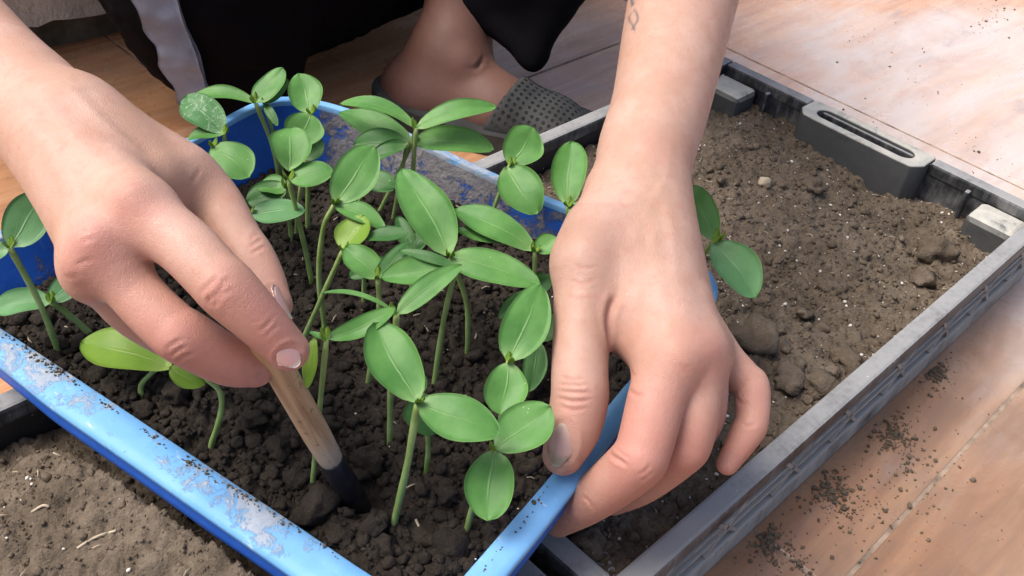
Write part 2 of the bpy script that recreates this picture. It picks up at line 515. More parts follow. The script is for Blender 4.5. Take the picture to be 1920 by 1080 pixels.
# wooden handled tool
t = NT('worn_wood'); p = t.objco()
g = t.noise(t.mapping(p, (220, 220, 14)), 1.0, 5, 0.65, 0.6)
c = t.ramp(g, [(0.28, (0.22, 0.125, 0.060)), (0.5, (0.44, 0.285, 0.15)), (0.75, (0.60, 0.43, 0.27))])
zz = t.sep(p)[2]
c = t.mix(t.math('MULTIPLY', t.range(zz, 0.065, 0.045), 0.65), c, (0.42, 0.35, 0.27))
c = t.mix(t.math('MULTIPLY', t.range(t.noise(p, 320, 3), 0.62, 0.70), 0.6), c, (0.12, 0.07, 0.04))
t.setb(Base_Color=c, Roughness=0.6, Specular_IOR_Level=0.35, Normal=t.bump(g, 0.5, 0.0006))
M['wood'] = t.m
t = NT('blackened_metal'); p = t.pos()
t.setb(Base_Color=t.ramp(t.noise(p, 130, 4), [(0.4, (0.008, 0.008, 0.012)), (0.8, (0.035, 0.03, 0.03))]), Roughness=0.32, Specular_IOR_Level=0.6, Normal=t.bump(t.noise(p, 300, 4), 0.25, 0.0005))
M['metal'] = t.m

# wood-print floor tile: planks are printed on the glaze
t = NT('wood_print_tile'); p = t.pos(); s = t.sep(p)
n_p = t.n('ShaderNodeTexBrick'); n_p.offset = 0.5; n_p.squash = 1.0
t.l(t.mapping(p, (1, 1, 1), (0.06, -0.03, 0)), n_p.inputs['Vector'])
n_p.inputs['Scale'].default_value = 1.0
n_p.inputs['Brick Width'].default_value = 0.2535; n_p.inputs['Row Height'].default_value = 0.1014
n_p.inputs['Mortar Size'].default_value = 0.0007; n_p.inputs['Bias'].default_value = 0.0
n_p.inputs['Color1'].default_value = (0, 0, 0, 1); n_p.inputs['Color2'].default_value = (1, 1, 1, 1); n_p.inputs['Mortar'].default_value = (0.3, 0.3, 0.3, 1)
plank = t.ramp(n_p.outputs[0], [(0.0, (0.34, 0.150, 0.072)), (0.35, (0.60, 0.31, 0.155)), (0.65, (0.50, 0.25, 0.125)), (1.0, (0.74, 0.46, 0.265))])
gr = t.noise(t.mapping(p, (3.5, 42, 1)), 1.0, 6, 0.62, 1.2)
gr2 = t.noise(t.mapping(p, (10, 160, 1)), 1.0, 4, 0.6, 0.5)
c = t.mix(0.46, plank, t.ramp(gr, [(0.32, (0.24, 0.095, 0.042)), (0.5, (0.58, 0.28, 0.125)), (0.70, (0.80, 0.52, 0.31))]))
c = t.mix(t.math('MULTIPLY', t.range(gr2, 0.5, 0.75), 0.3), c, (0.24, 0.10, 0.055))
# painted sky glare and a thinner dusty film, brown mud film by the crate
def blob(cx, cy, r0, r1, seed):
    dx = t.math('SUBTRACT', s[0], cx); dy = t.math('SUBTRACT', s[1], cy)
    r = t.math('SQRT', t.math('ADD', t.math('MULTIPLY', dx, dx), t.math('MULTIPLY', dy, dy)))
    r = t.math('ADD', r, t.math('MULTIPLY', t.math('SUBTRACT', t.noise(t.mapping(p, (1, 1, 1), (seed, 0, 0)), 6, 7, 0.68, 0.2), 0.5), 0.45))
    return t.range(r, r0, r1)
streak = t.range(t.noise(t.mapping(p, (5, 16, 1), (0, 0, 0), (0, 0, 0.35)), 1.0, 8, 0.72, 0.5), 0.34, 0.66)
dust_or_glare = blob(1.02, 0.17, 0.46, 0.22, 3)  # whitish sky glare on the floor, painted into the tile colour
c = t.mix(t.math('MULTIPLY', dust_or_glare, t.math('ADD', t.math('MULTIPLY', streak, 0.40), 0.45)), c, (0.60, 0.555, 0.52))
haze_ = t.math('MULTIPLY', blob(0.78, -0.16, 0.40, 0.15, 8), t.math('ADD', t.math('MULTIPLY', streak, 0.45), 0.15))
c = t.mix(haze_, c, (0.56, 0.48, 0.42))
mud = t.math('MAXIMUM', blob(0.45, 0.03, 0.33, 0.13, 21), t.math('MULTIPLY', blob(0.62, -0.02, 0.26, 0.06, 33), 0.7))
c = t.mix(t.math('MULTIPLY', mud, t.math('ADD', t.math('MULTIPLY', streak, -0.35), 0.85)), c, (0.165, 0.112, 0.078))
sm = t.range(t.noise(t.mapping(p, (10, 30, 1), (0, 0, 0), (0, 0, -0.5)), 1.0, 8, 0.75, 0.4), 0.54, 0.72)
c = t.mix(t.math('MULTIPLY', sm, 0.42), c, (0.30, 0.25, 0.235))
rough = t.range(t.noise(p, 18, 6, 0.65, 0.3), 0.3, 0.7, 0.16, 0.36)
t.setb(Base_Color=c, Roughness=rough, Specular_IOR_Level=0.6, Normal=t.bump(t.math('ADD', gr2, t.noise(p, 120, 4)), 0.06, 0.0006))
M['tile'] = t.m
M['grout'] = mat_plain('dirty_grout', (0.27, 0.205, 0.155), 0.9, 0.2, 0.3, 60)
t = NT('cream_plaster'); p = t.pos()
c = t.ramp(t.noise(p, 12, 6, 0.65), [(0.3, (0.58, 0.56, 0.47)), (0.7, (0.70, 0.68, 0.59))])
t.setb(Base_Color=c, Roughness=0.9, Specular_IOR_Level=0.2, Normal=t.bump(t.math('ADD', t.noise(p, 40, 5), t.math('MULTIPLY', t.noise(p, 260, 4), 0.5)), 0.8, 0.004))
M['plaster'] = t.m
M['damp'] = mat_plain('damp_cement', (0.115, 0.098, 0.066), 0.9, 0.2, 0.25, 40)
# ------------------------------------------------------------------ floor and wall
TILE = 0.507
fl = obj('floor', boxes('floor', [(-6, 6, -6, 6, -0.06, -0.0006)]), M['grout'])
tag(fl, kind='structure')
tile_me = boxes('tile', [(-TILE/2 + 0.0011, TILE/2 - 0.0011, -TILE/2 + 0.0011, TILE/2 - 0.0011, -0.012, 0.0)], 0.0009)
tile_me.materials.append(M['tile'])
for i in range(-4, 6):
    for j in range(-4, 4):
        o = bpy.data.objects.new('tile', tile_me)
        o.location = (0.374 + (i + 0.5) * TILE, 0.575 + (j + 0.5) * TILE, RNG.uniform(-0.0003, 0.0003))
        link(o, fl)
# low parapet behind the person
wall = empty('parapet_wall', (0.1, 0.95, 0))
tag(wall, 'cream plastered low wall with a damp grey foot behind the squatting person', 'wall')
def wavy_wall(name, x0, x1, y, z0, zt, amp, mat, seed, thick=0.12):
    nx, nz_ = 220, 40
    xs = np.linspace(x0, x1, nx); tt = np.linspace(0, 1, nz_)
    X, T = np.meshgrid(xs, tt)
    edge = z0 + amp * fbm(np.stack([xs * 22, xs * 0, xs * 0 + seed], -1), 4, seed)
    Zz = edge[None, :] + (zt - edge[None, :]) * T ** 1.6
    pts = np.stack([X.ravel(), np.full(X.size, y), Zz.ravel()], -1)
    pts[:, 1] -= 0.0025 * fbm(pts * np.array([30, 1, 30]), 4, seed + 3)
    back = pts.copy(); back[:, 1] = y + thick
    i = np.arange(nz_-1)[:, None] * nx + np.arange(nx-1)[None, :]
    q = np.stack([i, i+1, i+nx+1, i+nx], -1).reshape(-1, 4)
    n = len(pts)
    rim = np.concatenate([np.arange(nx), np.arange(1, nz_) * nx + nx - 1, (nz_-1) * nx + np.arange(nx-2, -1, -1), np.arange(nz_-2, 0, -1) * nx])
    r2 = np.roll(rim, -1)
    side = np.stack([r2, rim, rim + n, r2 + n], -1)
    return obj(name, fast_mesh(name, np.vstack([pts, back]), np.vstack([q, q[:, ::-1] + n, side]), smooth=False), mat, wall)
wavy_wall('plaster_coat', -1.6, 1.5, 0.846, 0.030, 0.14, 0.010, M['plaster'], 5)
wavy_wall('damp_foot', -1.6, 1.5, 0.858, -0.002, 0.06, 0.0, M['damp'], 9, 0.10)

# ------------------------------------------------------------------ crates
CR_L, CR_W, CR_H = 0.51, 0.31, 0.058
def ring_prism(name, outer, inner, z0, z1):
    """outer and inner: same number of ccw points"""
    n = len(outer)
    vs = [(x, y, z) for z in (z0, z1) for ring in (outer, inner) for x, y in ring]
    o0, i0, o1, i1 = 0, n, 2*n, 3*n
    fs = []
    for k in range(n):
        j = (k + 1) % n
        fs += [(o1+k, o1+j, i1+j, i1+k), (o0+j, o0+k, i0+k, i0+j), (o0+k, o0+j, o1+j, o1+k), (i0+j, i0+k, i1+k, i1+j)]
    me = fast_mesh(name, vs, np.array(fs), smooth=False)
    import bmesh
    bm = bmesh.new(); bm.from_mesh(me)
    es = [e for e in bm.edges if len(e.link_faces) == 2 and e.calc_face_angle(0) > 0.6]
    bmesh.ops.bevel(bm, geom=es, offset=0.0016, segments=3, affect='EDGES', profile=0.5)
    for f in bm.faces: f.smooth = True
    bm.to_mesh(me); bm.free()
    return me
def bar(a, b, w, h, nrm):
    """thin straight rib from a to b, w wide across, h deep along nrm"""
    a, b, nrm = np.array(a, float), np.array(b, float), np.array(nrm, float)
    t_ = _unit(b - a); s_ = np.cross(t_, nrm)
    vs = [p_ + sx * s_ * w / 2 + hy * nrm * h for p_ in (a, b) for sx, hy in ((-1, 0), (1, 0), (1, 1), (-1, 1))]
    fs = [(0, 1, 2, 3), (7, 6, 5, 4), (0, 4, 5, 1), (1, 5, 6, 2), (2, 6, 7, 3), (3, 7, 4, 0)]
    return vs, fs
def make_crate(ox, oy, label):
    root = empty('plastic_crate', (ox, oy, 0))
    tag(root, label, 'crate', 'black crates of soil')
    def B(name, lst, mat='crate', bevel=0.0012):
        lst = [(x0+ox, x1+ox, y0+oy, y1+oy, z0, z1) for x0, x1, y0, y1, z0, z1 in lst]
        return obj(name, boxes(name, lst, bevel), M[mat], root)
    L, W, Hh = CR_L, CR_W, CR_H
    B('base', [(0.004, L-0.004, 0.004, W-0.004, 0.0008, 0.004)])
    for s in (0, 1):
        def Y(a, b): return (a, b) if s == 0 else (W - b, W - a)
        B('side_wall', [(0.0145, L-0.0145, *Y(0.0085, 0.0115), 0.0042, 0.0560)], 'crate_black')
        rail = B('rim', [(0.0, L, *Y(0.0, 0.0125), 0.0465, Hh)], bevel=0.0022)
        B('lower_rail', [(0.002, L-0.002, *Y(0.0005, 0.0082), 0.0006, 0.0175)], 'crate_dusty', bevel=0.0015)
        for z in (0.0260, 0.0355):
            B('rib', [(0.003, L-0.003, *Y(0.0018, 0.0080), z, z + 0.0026)], 'crate_dusty', bevel=0.0004)
        ny = -1 if s == 0 else 1
        yy = oy + (0.0083 if s == 0 else W - 0.0083)
        for k in range(8):
            x = ox + 0.035 + k * (L - 0.07) / 7.0
            for dx in (-0.014, 0.014):
                vs, fs = bar((x - dx, yy, 0.0185), (x + dx, yy, 0.0460), 0.0024, 0.0070, (0, ny, 0))
                obj('brace', fast_mesh('brace', vs, np.array(fs), smooth=False), M['crate_dusty'], root)
    for s in (0, 1):
        def X(a, b): return (a, b) if s == 0 else (L - b, L - a)
        B('end_wall', [(*X(0.0085, 0.0115), 0.012, W-0.012, 0.0042, 0.0560)])
        B('rim', [(*X(0.0, 0.0125), 0.0128, 0.098, 0.0465, Hh)], bevel=0.0022); B('rim', [(*X(0.0, 0.0125), W-0.098, W-0.0128, 0.0465, Hh)], bevel=0.0022)
        B('lower_rail', [(*X(0.0005, 0.0082), 0.009, W-0.009, 0.0006, 0.0175)], bevel=0.0015)
        # handle block with a long rounded slot
        x0, x1 = X(0.0002, 0.0330)
        y0, y1 = 0.0985, W - 0.0985
        sx0, sx1 = X(0.0080, 0.0245)
        slot, cr = [], (sx1 - sx0) / 2
        sc, sl = (sx0 + sx1) / 2, 0.044
        for a in range(-90, 91, 15):
            slot.append((sc + cr * math.sin(math.radians(-a)), W/2 + sl - cr + cr * math.cos(math.radians(a))))
        for a in range(90, 271, 15):
            slot.append((sc + cr * math.sin(math.radians(-a)), W/2 - sl + cr + cr * math.cos(math.radians(a))))
        slot = slot[::1]
        outer = []
        cx_, cy_ = (x0 + x1) / 2, W / 2
        ch = 0.012
        for (px_, py_) in slot:
            ang = (py_ - W/2) / sl
            tx = x0 if px_ < sc - 1e-6 else (x1 if px_ > sc + 1e-6 else None)
            yy_ = W/2 + max(-1, min(1, ang * 1.0)) * ((y1 - y0) / 2 - 0.013)
            if abs(py_ - W/2) >= sl - cr * 0.35:
                f_ = (px_ - sc) / cr
                inn = (f_ > 0) == (s == 0)
                outer.append((cx_ + f_ * (x1 - x0) / 2 * 1.35 if abs(f_) < 0.74 else (x0 if f_ < 0 else x1), W/2 + math.copysign((y1 - y0) / 2 - (0.012 * max(0, abs(f_) - .3) / .7 if inn else 0), py_ - W/2)))
            else:
                outer.append((tx, yy_))
        # make both rings ccw
        area = sum(slot[i][0] * slot[(i+1) % len(slot)][1] - slot[(i+1) % len(slot)][0] * slot[i][1] for i in range(len(slot)))
        if area < 0:
            slot, outer = slot[::-1], outer[::-1]
        me = ring_prism('handle', [(a+ox, b+oy) for a, b in outer], [(a+ox, b+oy) for a, b in slot], 0.0046, Hh + 0.0006)
        obj('handle', me, M['clay'], root)
        for c in (0, 1):
            def Yc(a, b): return (a, b) if c == 0 else (W - b, W - a)
            if s == 0:
                B('corner_block', [(*X(0.0118, 0.030), *Yc(0.0118, 0.034), 0.0046, 0.0465)], 'crate', 0.005)
            else:
                B('corner_block', [(*X(0.0118, 0.043), *Yc(0.0118, 0.050), 0.0046, 0.0495)], 'clay', 0.005)
            B('corner_rib', [(*X(0.0135, 0.020), *Yc(0.060, 0.064), 0.0046, 0.053)], 'crate', 0.0015)
    return root
crate_a = make_crate(0.240, 0.120, 'dusty black plastic crate of dry soil whose slotted handle block shows')
crate_b = make_crate(0.240 - 0.51 - 0.010, 0.099, 'dusty black plastic crate under the blue tub, heaped with dry soil in the corner')

# ------------------------------------------------------------------ blue tub
RIM = [  # photo pixel of the inner rim edge, height, flange width, mud on rim, mud on the inner wall
 (-120,545,.099,.010,.2,.1),(-70,572,.097,.013,.3,.1),(0,612,.096,.0150,.4,.1),(100,677,.0962,.0172,.62,.2),(165,720,.0964,.0185,.45,.2),(330,830,.097,.0185,.30,.2),
 (440,904,.0985,.0185,.52,.2),(520,957,.0995,.0185,.60,.2),(600,1011,.1005,.0185,.30,.2),(680,1065,.102,.0185,.10,.2),(745,1104,.104,.0185,.1,.2),(795,1122,.106,.0185,.1,.2),(840,1108,.107,.017,.05,.2),
 (880,1064,.108,.0138,.05,.2),(960,973,.110,.0130,.05,.2),(1030,892,.112,.0122,.05,.2),(1100,808,.113,.0115,.05,.2),(1170,722,.113,.0105,.05,.2),(1250,632,.112,.009,.05,.2),
 (1300,575,.111,.008,.1,.3),(1322,545,.110,.007,.1,.3),(1312,512,.110,.007,.1,.3),(1270,470,.111,.006,.2,.5),(1180,428,.113,.006,.3,.6),(1060,392,.115,.006,.35,.50),
 (960,350,.118,.006,.55,.60),(850,300,.122,.006,.55,.66),(740,247,.127,.006,.50,.66),(640,208,.132,.006,.35,.60),(560,190,.136,.006,.05,.25),(500,194,.137,.006,0,.12),
 (440,222,.134,.006,.05,.1),(360,267,.130,.006,.1,.1),(240,327,.127,.006,.3,.12),(104,400,.122,.006,.62,.45),(0,447,.115,.007,.5,.12),(-90,492,.107,.010,.3,.1),(-130,522,.103,.012,.2,.1)]
_ctrl = np.array([[*Z(a, b, c), w, m1, m2] for a, b, c, w, m1, m2 in RIM])
_loop = catmull(_ctrl, 12, closed=True)
rim3, rim_w, rim_m, wal_m = _loop[:, :3], _loop[:, 3], np.clip(_loop[:, 4], 0, 1), np.clip(_loop[:, 5], 0, 1)
for _ in range(6):
    rim3 = (np.roll(rim3, 1, 0) + 2 * rim3 + np.roll(rim3, -1, 0)) / 4
_t = np.roll(rim3, -1, 0) - np.roll(rim3, 1, 0)
rim_n = np.stack([_t[:, 1], -_t[:, 0]], -1); rim_n /= np.linalg.norm(rim_n, axis=1)[:, None]
for _ in range(10):
    rim_n = np.roll(rim_n, 1, 0) + 2 * rim_n + np.roll(rim_n, -1, 0); rim_n /= np.linalg.norm(rim_n, axis=1)[:, None]
TUB_Z = 0.060
tub_c = rim3[:, :2].mean(0)
def tub_ring(off, dz=None, z=None):
    p = rim3.copy()
    p[:, :2] += rim_n * (off if np.ndim(off) == 0 else off[:, None])
    if z is not None: p[:, 2] = z
    else: p[:, 2] += dz
    return p
def skin_rings(rings, closed_v=False):
    n = len(rings[0])
    vs = np.vstack(rings); m = len(rings)
    i = np.arange(m - 1)[:, None] * n; k = np.arange(n)[None, :]; k2 = (k + 1) % n
    return vs, np.stack([i + k, i + k2, i + n + k2, i + n + k], -1).reshape(-1, 4)
tub = empty('blue_tub', (tub_c[0], tub_c[1], TUB_Z))
tag(tub, 'blue plastic tub with pale muddy rim, planted with seedlings, resting on both crates', 'tub')
fw = np.clip(rim_w / 0.02, 0.35, 1)
rings = [tub_ring(0.0003, -0.0045), tub_ring(0.0003, -0.0008), tub_ring(0.0010, 0.0), tub_ring(rim_w * .35, 0.0006 * fw), tub_ring(rim_w * .7, 0.0004 * fw), tub_ring(rim_w * .93, -0.0006 * fw), tub_ring(rim_w, -0.0022 * fw), tub_ring(rim_w + .0004, -0.0042 * fw), tub_ring(rim_w - .0010, -0.0046 * fw), tub_ring(np.maximum(rim_w - .006, .0012), -0.0044 * fw)]
vs, fs = skin_rings(rings)
mud = np.concatenate([rim_m] * len(rings)); mud[len(rim_m) * 7:] *= 0.4
# bits of dirt lie towards the inner edge of the flange
for q_ in range(10):
    if q_ >= 5: mud[q_ * len(rim_m):(q_ + 1) * len(rim_m)] *= 0.75
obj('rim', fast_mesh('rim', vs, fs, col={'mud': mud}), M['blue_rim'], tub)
hs = np.linspace(0, 1, 12)
inner, mudw = [], []
for h in hs:
    p = rim3.copy(); p[:, :2] += rim_n * (0.0002 - 0.013 * h ** 1.3)
    p[:, 2] = rim3[:, 2] - 0.0035 + (TUB_Z + 0.002 - rim3[:, 2] + 0.0035) * h
    inner.append(p); mudw.append(np.clip(wal_m + 0.35 * (h > 0.45) * (h - 0.45), 0, 1))
outer = []
for h in hs[::-1]:
    zt = rim3[:, 2] - 0.003 * fw
    p = rim3.copy(); p[:, 2] = zt + (TUB_Z - zt) * h
    drop = np.clip((zt - p[:, 2] - 0.013) / np.maximum(zt - TUB_Z - 0.013, 1e-4), 0, 1)      # straight skirt first, then the wall draws in
    p[:, :2] += rim_n * (np.maximum(rim_w - 0.0014, 0.0025) * (1 - drop) - 0.011 * drop)[:, None]
    outer.append(p); mudw.append(np.full(len(rim3), 0.10 + 0.3 * h))
vs, fs = skin_rings(inner + outer)
n = len(rim3)
vs = np.vstack([vs, [[*tub_c, TUB_Z + 0.002], [*tub_c, TUB_Z]]])
k = np.arange(n); k2 = (k + 1) % n
a0, b0 = 11 * n, 12 * n
tri = np.vstack([np.stack([a0 + k2, a0 + k, np.full(n, len(vs) - 2)], -1), np.stack([b0 + k, b0 + k2, np.full(n, len(vs) - 1)], -1)])
fs = fs[~((fs[:, 0] >= a0) & (fs[:, 0] < b0))]
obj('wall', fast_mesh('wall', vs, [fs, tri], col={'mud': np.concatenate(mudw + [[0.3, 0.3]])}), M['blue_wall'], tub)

# ------------------------------------------------------------------ soil
def inside(poly, xy):
    x, y = xy[:, 0], xy[:, 1]
    r = np.zeros(len(xy), bool)
    px_, py_ = poly[:, 0], poly[:, 1]
    j = len(poly) - 1
    for i in range(len(poly)):
        c = ((py_[i] > y) != (py_[j] > y)) & (x < (px_[j] - px_[i]) * (y - py_[i]) / (py_[j] - py_[i] + 1e-12) + px_[i])
        r ^= c; j = i
    return r
tub_poly = rim3[::3, :2]
tub_out = (rim3[:, :2] + rim_n * rim_w[:, None])[::3]
def tub_dist(xy):
    """distance outside the tub's outline, negative inside"""
    d = np.full(len(xy), 1e9)
    for p_ in tub_out:
        d = np.minimum(d, np.hypot(xy[:, 0] - p_[0], xy[:, 1] - p_[1]))
    return np.where(inside(tub_out, xy), -d, d)
HOLE = Z(688, 930, 0.080)[:2]
# plane of the soil in the tub
_A = np.array([[0.157, 0.162, 1], [0.300, 0.460, 1], [0.090, 0.450, 1], [0.42, 0.206, 1]])
_pl = np.linalg.lstsq(_A, np.array([0.084, 0.096, 0.080, 0.092]), rcond=None)[0]
def tub_soil_base(xy):
    return _pl[0] * xy[:, 0] + _pl[1] * xy[:, 1] + _pl[2]
def tub_soil(xy):
    z = tub_soil_base(xy) + 0.0028 * fbm(np.c_[xy * 28, xy[:, :1] * 0], 3, 4)
    wq = np.c_[xy * 240, xy[:, :1] * 0]
    xw = xy + 0.0016 * np.c_[fbm(wq, 2, 61), fbm(wq, 2, 66)]
    lum = np.maximum(lumps(xw, 0.0105, 3, 0.05, 0.5), np.maximum(lumps(xw, 0.0060, 12, 0.15, 0.55) * 1.0, lumps(xw, 0.0032, 31) * 1.0))
    lum += 0.0007 * fbm(np.c_[xy * 420, xy[:, :1] * 0], 3, 52)
    lum += 0.35 * lumps(xy + 0.0007 * np.c_[vnoise(np.c_[xy * 400, xy[:, :1]*0], 8), vnoise(np.c_[xy * 400, xy[:, :1]*0], 9)], 0.0018, 44)
    z = z + lum * 1.15 - 0.002
    dh = np.hypot(xy[:, 0] - HOLE[0], (xy[:, 1] - HOLE[1]))
    z = z - 0.014 * np.exp(-(dh / 0.010) ** 2) + 0.004 * np.exp(-((dh - 0.021) / 0.007) ** 2)
    return z
def crate_soil(xy):
    d = tub_dist(xy)
    z = 0.027 + 0.006 * np.clip((0.75 - xy[:, 0]) / 0.35, 0, 1) + 0.0065 * fbm(np.c_[xy * 13, xy[:, :1] * 0], 4, 14)
    left = xy[:, 0] < 0.235
    heap = np.where(d > -0.006, np.exp(-(np.maximum(d, 0) / 0.075) ** 1.5), np.exp(-np.abs(d + 0.006) / 0.005))
    wall_fade = np.clip((0.385 - xy[:, 1]) / 0.06, 0, 1)
    z = z + np.where(left, 0.046 * (0.05 + 0.95 * wall_fade), 0.012) * heap + np.where(left, -0.003, 0)
    z += 0.004 * np.exp(-((0.30 - xy[:, 0]) / 0.05) ** 2) * (~left)
    wq = np.c_[xy * 200, xy[:, :1] * 0]
    xw = xy + 0.0018 * np.c_[fbm(wq, 2, 161), fbm(wq, 2, 166)]
    lum = np.maximum(lumps(xw, 0.015, 5, 0.0, 0.40) * 0.8, np.maximum(lumps(xw, 0.0065, 2, 0.05, 0.5) * 0.9, lumps(xw, 0.0030, 7) * 1.0))
    lum += 0.5 * lumps(xw, 0.0018, 47)
    z = z + lum * 1.0 + 0.0020 * fbm(np.c_[xy * 130, xy[:, :1]*0], 4, 71)
    return np.where(d < 0, np.minimum(z, TUB_Z - 0.003), z)
def soil_sheet(name, x0, x1, y0, y1, step, hf, mask, bottom, mat):
    xs = np.arange(x0, x1 + step, step); ys = np.arange(y0, y1 + step, step)
    X, Y = np.meshgrid(xs, ys); xy = np.c_[X.ravel(), Y.ravel()]
    keep = mask(xy) if mask is not None else np.ones(len(xy), bool)
    z = np.full(len(xy), bottom); z[keep] = hf(xy[keep])
    nx, ny = len(xs), len(ys)
    i = (np.arange(ny-1)[:, None] * nx + np.arange(nx-1)[None, :]).ravel()
    q = np.stack([i, i+1, i+nx+1, i+nx], -1)
    q = q[keep[q].all(1)]
    jit = 0.22 * step * np.c_[vnoise(np.c_[xy / step * 0.7, z * 0], 90), vnoise(np.c_[xy / step * 0.7, z * 0], 91)]
    vs = np.c_[xy + jit, z]
    # closed underside so the soil is a body, not a sheet
    vs2 = np.c_[xy, np.full(len(xy), bottom)]
    n = len(vs)
    e = np.vstack([q[:, [0, 1]], q[:, [1, 2]], q[:, [2, 3]], q[:, [3, 0]]])
    key = np.sort(e, 1); key = key[:, 0].astype(np.int64) * n + key[:, 1]
    u, idx, cnt = np.unique(key, return_index=True, return_counts=True)
    be = e[idx[cnt == 1]]
    side = np.stack([be[:, 1], be[:, 0], be[:, 0] + n, be[:, 1] + n], -1)
    allf = np.vstack([q, side])
    used = np.unique(allf); remap = np.zeros(2 * n, int); remap[used] = np.arange(len(used))
    return fast_mesh(name, np.vstack([vs, vs2])[used], remap[allf]), mat
in_poly = (rim3[:, :2] - rim_n * 0.006)[::3]
me, mt = soil_sheet('tub_soil', 0.05, 0.45, 0.12, 0.50, 0.00125, tub_soil, lambda xy: inside(in_poly, xy), TUB_Z + 0.0025, None)
tag(obj('tub_soil', me, M['soil_dark']), 'dark moist crumbly soil filling the blue tub', 'soil', kind='stuff')
me, mt = soil_sheet('crate_soil', 0.2525, 0.7375, 0.1325, 0.4175, 0.00125, crate_soil, None, 0.0045, None)
tag(obj('crate_soil', me, M['soil_light']), 'dry grey brown soil filling the crate with the handle slot', 'soil', kind='stuff')
me, mt = soil_sheet('crate_soil', -0.2675, 0.2165, 0.1115, 0.3962, 0.0014, crate_soil, None, 0.0045, None)
tag(obj('crate_soil', me, M['soil_light']), 'dry grey brown soil heaped against the blue tub in the crate beneath it', 'soil', kind='stuff')

# crumbs: many small clods in one mesh
def ico(sub):
    import bmesh
    bm = bmesh.new(); bmesh.ops.create_icosphere(bm, subdivisions=sub, radius=1.0)
    v = np.array([x.co[:] for x in bm.verts]); f = np.array([[y.index for y in x.verts] for x in bm.faces]); bm.free()
    return v, f
ICO1, ICO2, ICO3 = ico(1), ico(2), ico(3)
def clod_shape(base, seed, amp=0.36, flat=0.8):
    v, f = base
    r = 1 + amp * fbm(v * 1.5 + seed * 7.7, 4, seed) + 0.16 * amp / 0.3 * fbm(v * 4.5 + seed, 2, seed + 5)
    o = v * r[:, None]
    # a few planar breaks
    rg = np.random.default_rng(seed)
    for _ in range(4):
        nn = _unit(rg.normal(size=3)); d = o @ nn; lim = 0.72
        o = o - np.maximum(d - lim, 0)[:, None] * nn * 0.85
    o[:, 2] *= flat
    return o
CLODS = {s: [clod_shape(b, 11 * s + i) for i in range(6)] for s, b in ((1, ICO1), (2, ICO2))}
def scatter(name, pos, size, mat, parent=None, big=0.0022):
    VS, FS, n0 = [], [], 0
    rg = np.random.default_rng(len(pos))
    for p_, s_ in zip(pos, size):
        lv = 2 if s_ > big else 1
        v = CLODS[lv][rg.integers(6)]; f = (ICO2 if lv == 2 else ICO1)[1]
        a = rg.uniform(0, 6.283); ca, sa = math.cos(a), math.sin(a)
        w = v * rg.uniform(0.75, 1.25, 3) * s_
        w = np.c_[w[:, 0] * ca - w[:, 1] * sa, w[:, 0] * sa + w[:, 1] * ca, w[:, 2]] + p_
        VS.append(w); FS.append(f + n0); n0 += len(w)
    o = obj(name, fast_mesh(name, np.vstack(VS), np.vstack(FS), smooth=True), mat, parent)
    return o
def pts_in(n, x0, x1, y0, y1, ok):
    out = np.zeros((0, 2))
    while len(out) < n:
        c = np.c_[RNG.uniform(x0, x1, n), RNG.uniform(y0, y1, n)]
        out = np.vstack([out, c[ok(c)]])
    return out[:n]
def sizes(n, lo, hi, pw=2.2):
    u = RNG.uniform(0, 1, n)
    return lo * (1 - u * (1 - (lo / hi) ** pw)) ** (-1 / pw)
xy = pts_in(7000, 0.06, 0.43, 0.15, 0.49, lambda c: inside(in_poly, c) & (np.hypot(c[:, 0] - HOLE[0], c[:, 1] - HOLE[1]) > 0.009))
sz = sizes(len(xy), 0.0009, 0.0048, 2.1)
tag(scatter('soil_crumbs', np.c_[xy, tub_soil(xy) + sz * 0.25], sz, M['soil_dark']), 'loose dark soil crumbs scattered over the soil in the blue tub', 'soil crumbs', kind='stuff')
ok1 = lambda c: (tub_dist(c) > -0.03)
xy = pts_in(9000, 0.256, 0.735, 0.135, 0.415, ok1)
sz = sizes(len(xy), 0.0006, 0.0042, 2.1)
tag(scatter('soil_crumbs', np.c_[xy, crate_soil(xy) + sz * 0.2], sz, M['soil_light']), 'loose dry crumbs lying on the soil of the crate with the handle slot', 'soil crumbs', kind='stuff')
xy = pts_in(8500, -0.262, 0.2145, 0.114, 0.394, ok1)
sz = sizes(len(xy), 0.0005, 0.0030, 2.3)
tag(scatter('soil_crumbs', np.c_[xy, crate_soil(xy) + sz * 0.2], sz, M['soil_light']), 'loose dry crumbs lying on the heaped soil in the crate beneath the tub', 'soil crumbs', kind='stuff')
def bits(name, n, hf, x0, x1, y0, y1, ok, lo, hi, mat, label, cat):
    xy = pts_in(n, x0, x1, y0, y1, ok); sz = sizes(n, lo, hi, 2.0)
    return tag(scatter(name, np.c_[xy, hf(xy) + sz * 0.7], sz, M[mat]), label, cat, kind='stuff')
bits('perlite_specks', 420, crate_soil, 0.256, 0.735, 0.135, 0.415, lambda c: tub_dist(c) > 0, 0.00045, 0.0015, 'perlite', 'tiny white perlite specks on the soil of the crate with the handle slot', 'perlite')
bits('perlite_specks', 330, crate_soil, -0.262, 0.2145, 0.114, 0.394, lambda c: tub_dist(c) > 0.0, 0.00040, 0.0014, 'perlite', 'tiny white perlite specks on the heaped soil beneath the tub', 'perlite')
bits('perlite_specks', 70, tub_soil, 0.06, 0.43, 0.15, 0.49, lambda c: inside(in_poly, c), 0.0004, 0.0009, 'perlite', 'tiny pale specks in the dark soil of the blue tub', 'perlite')
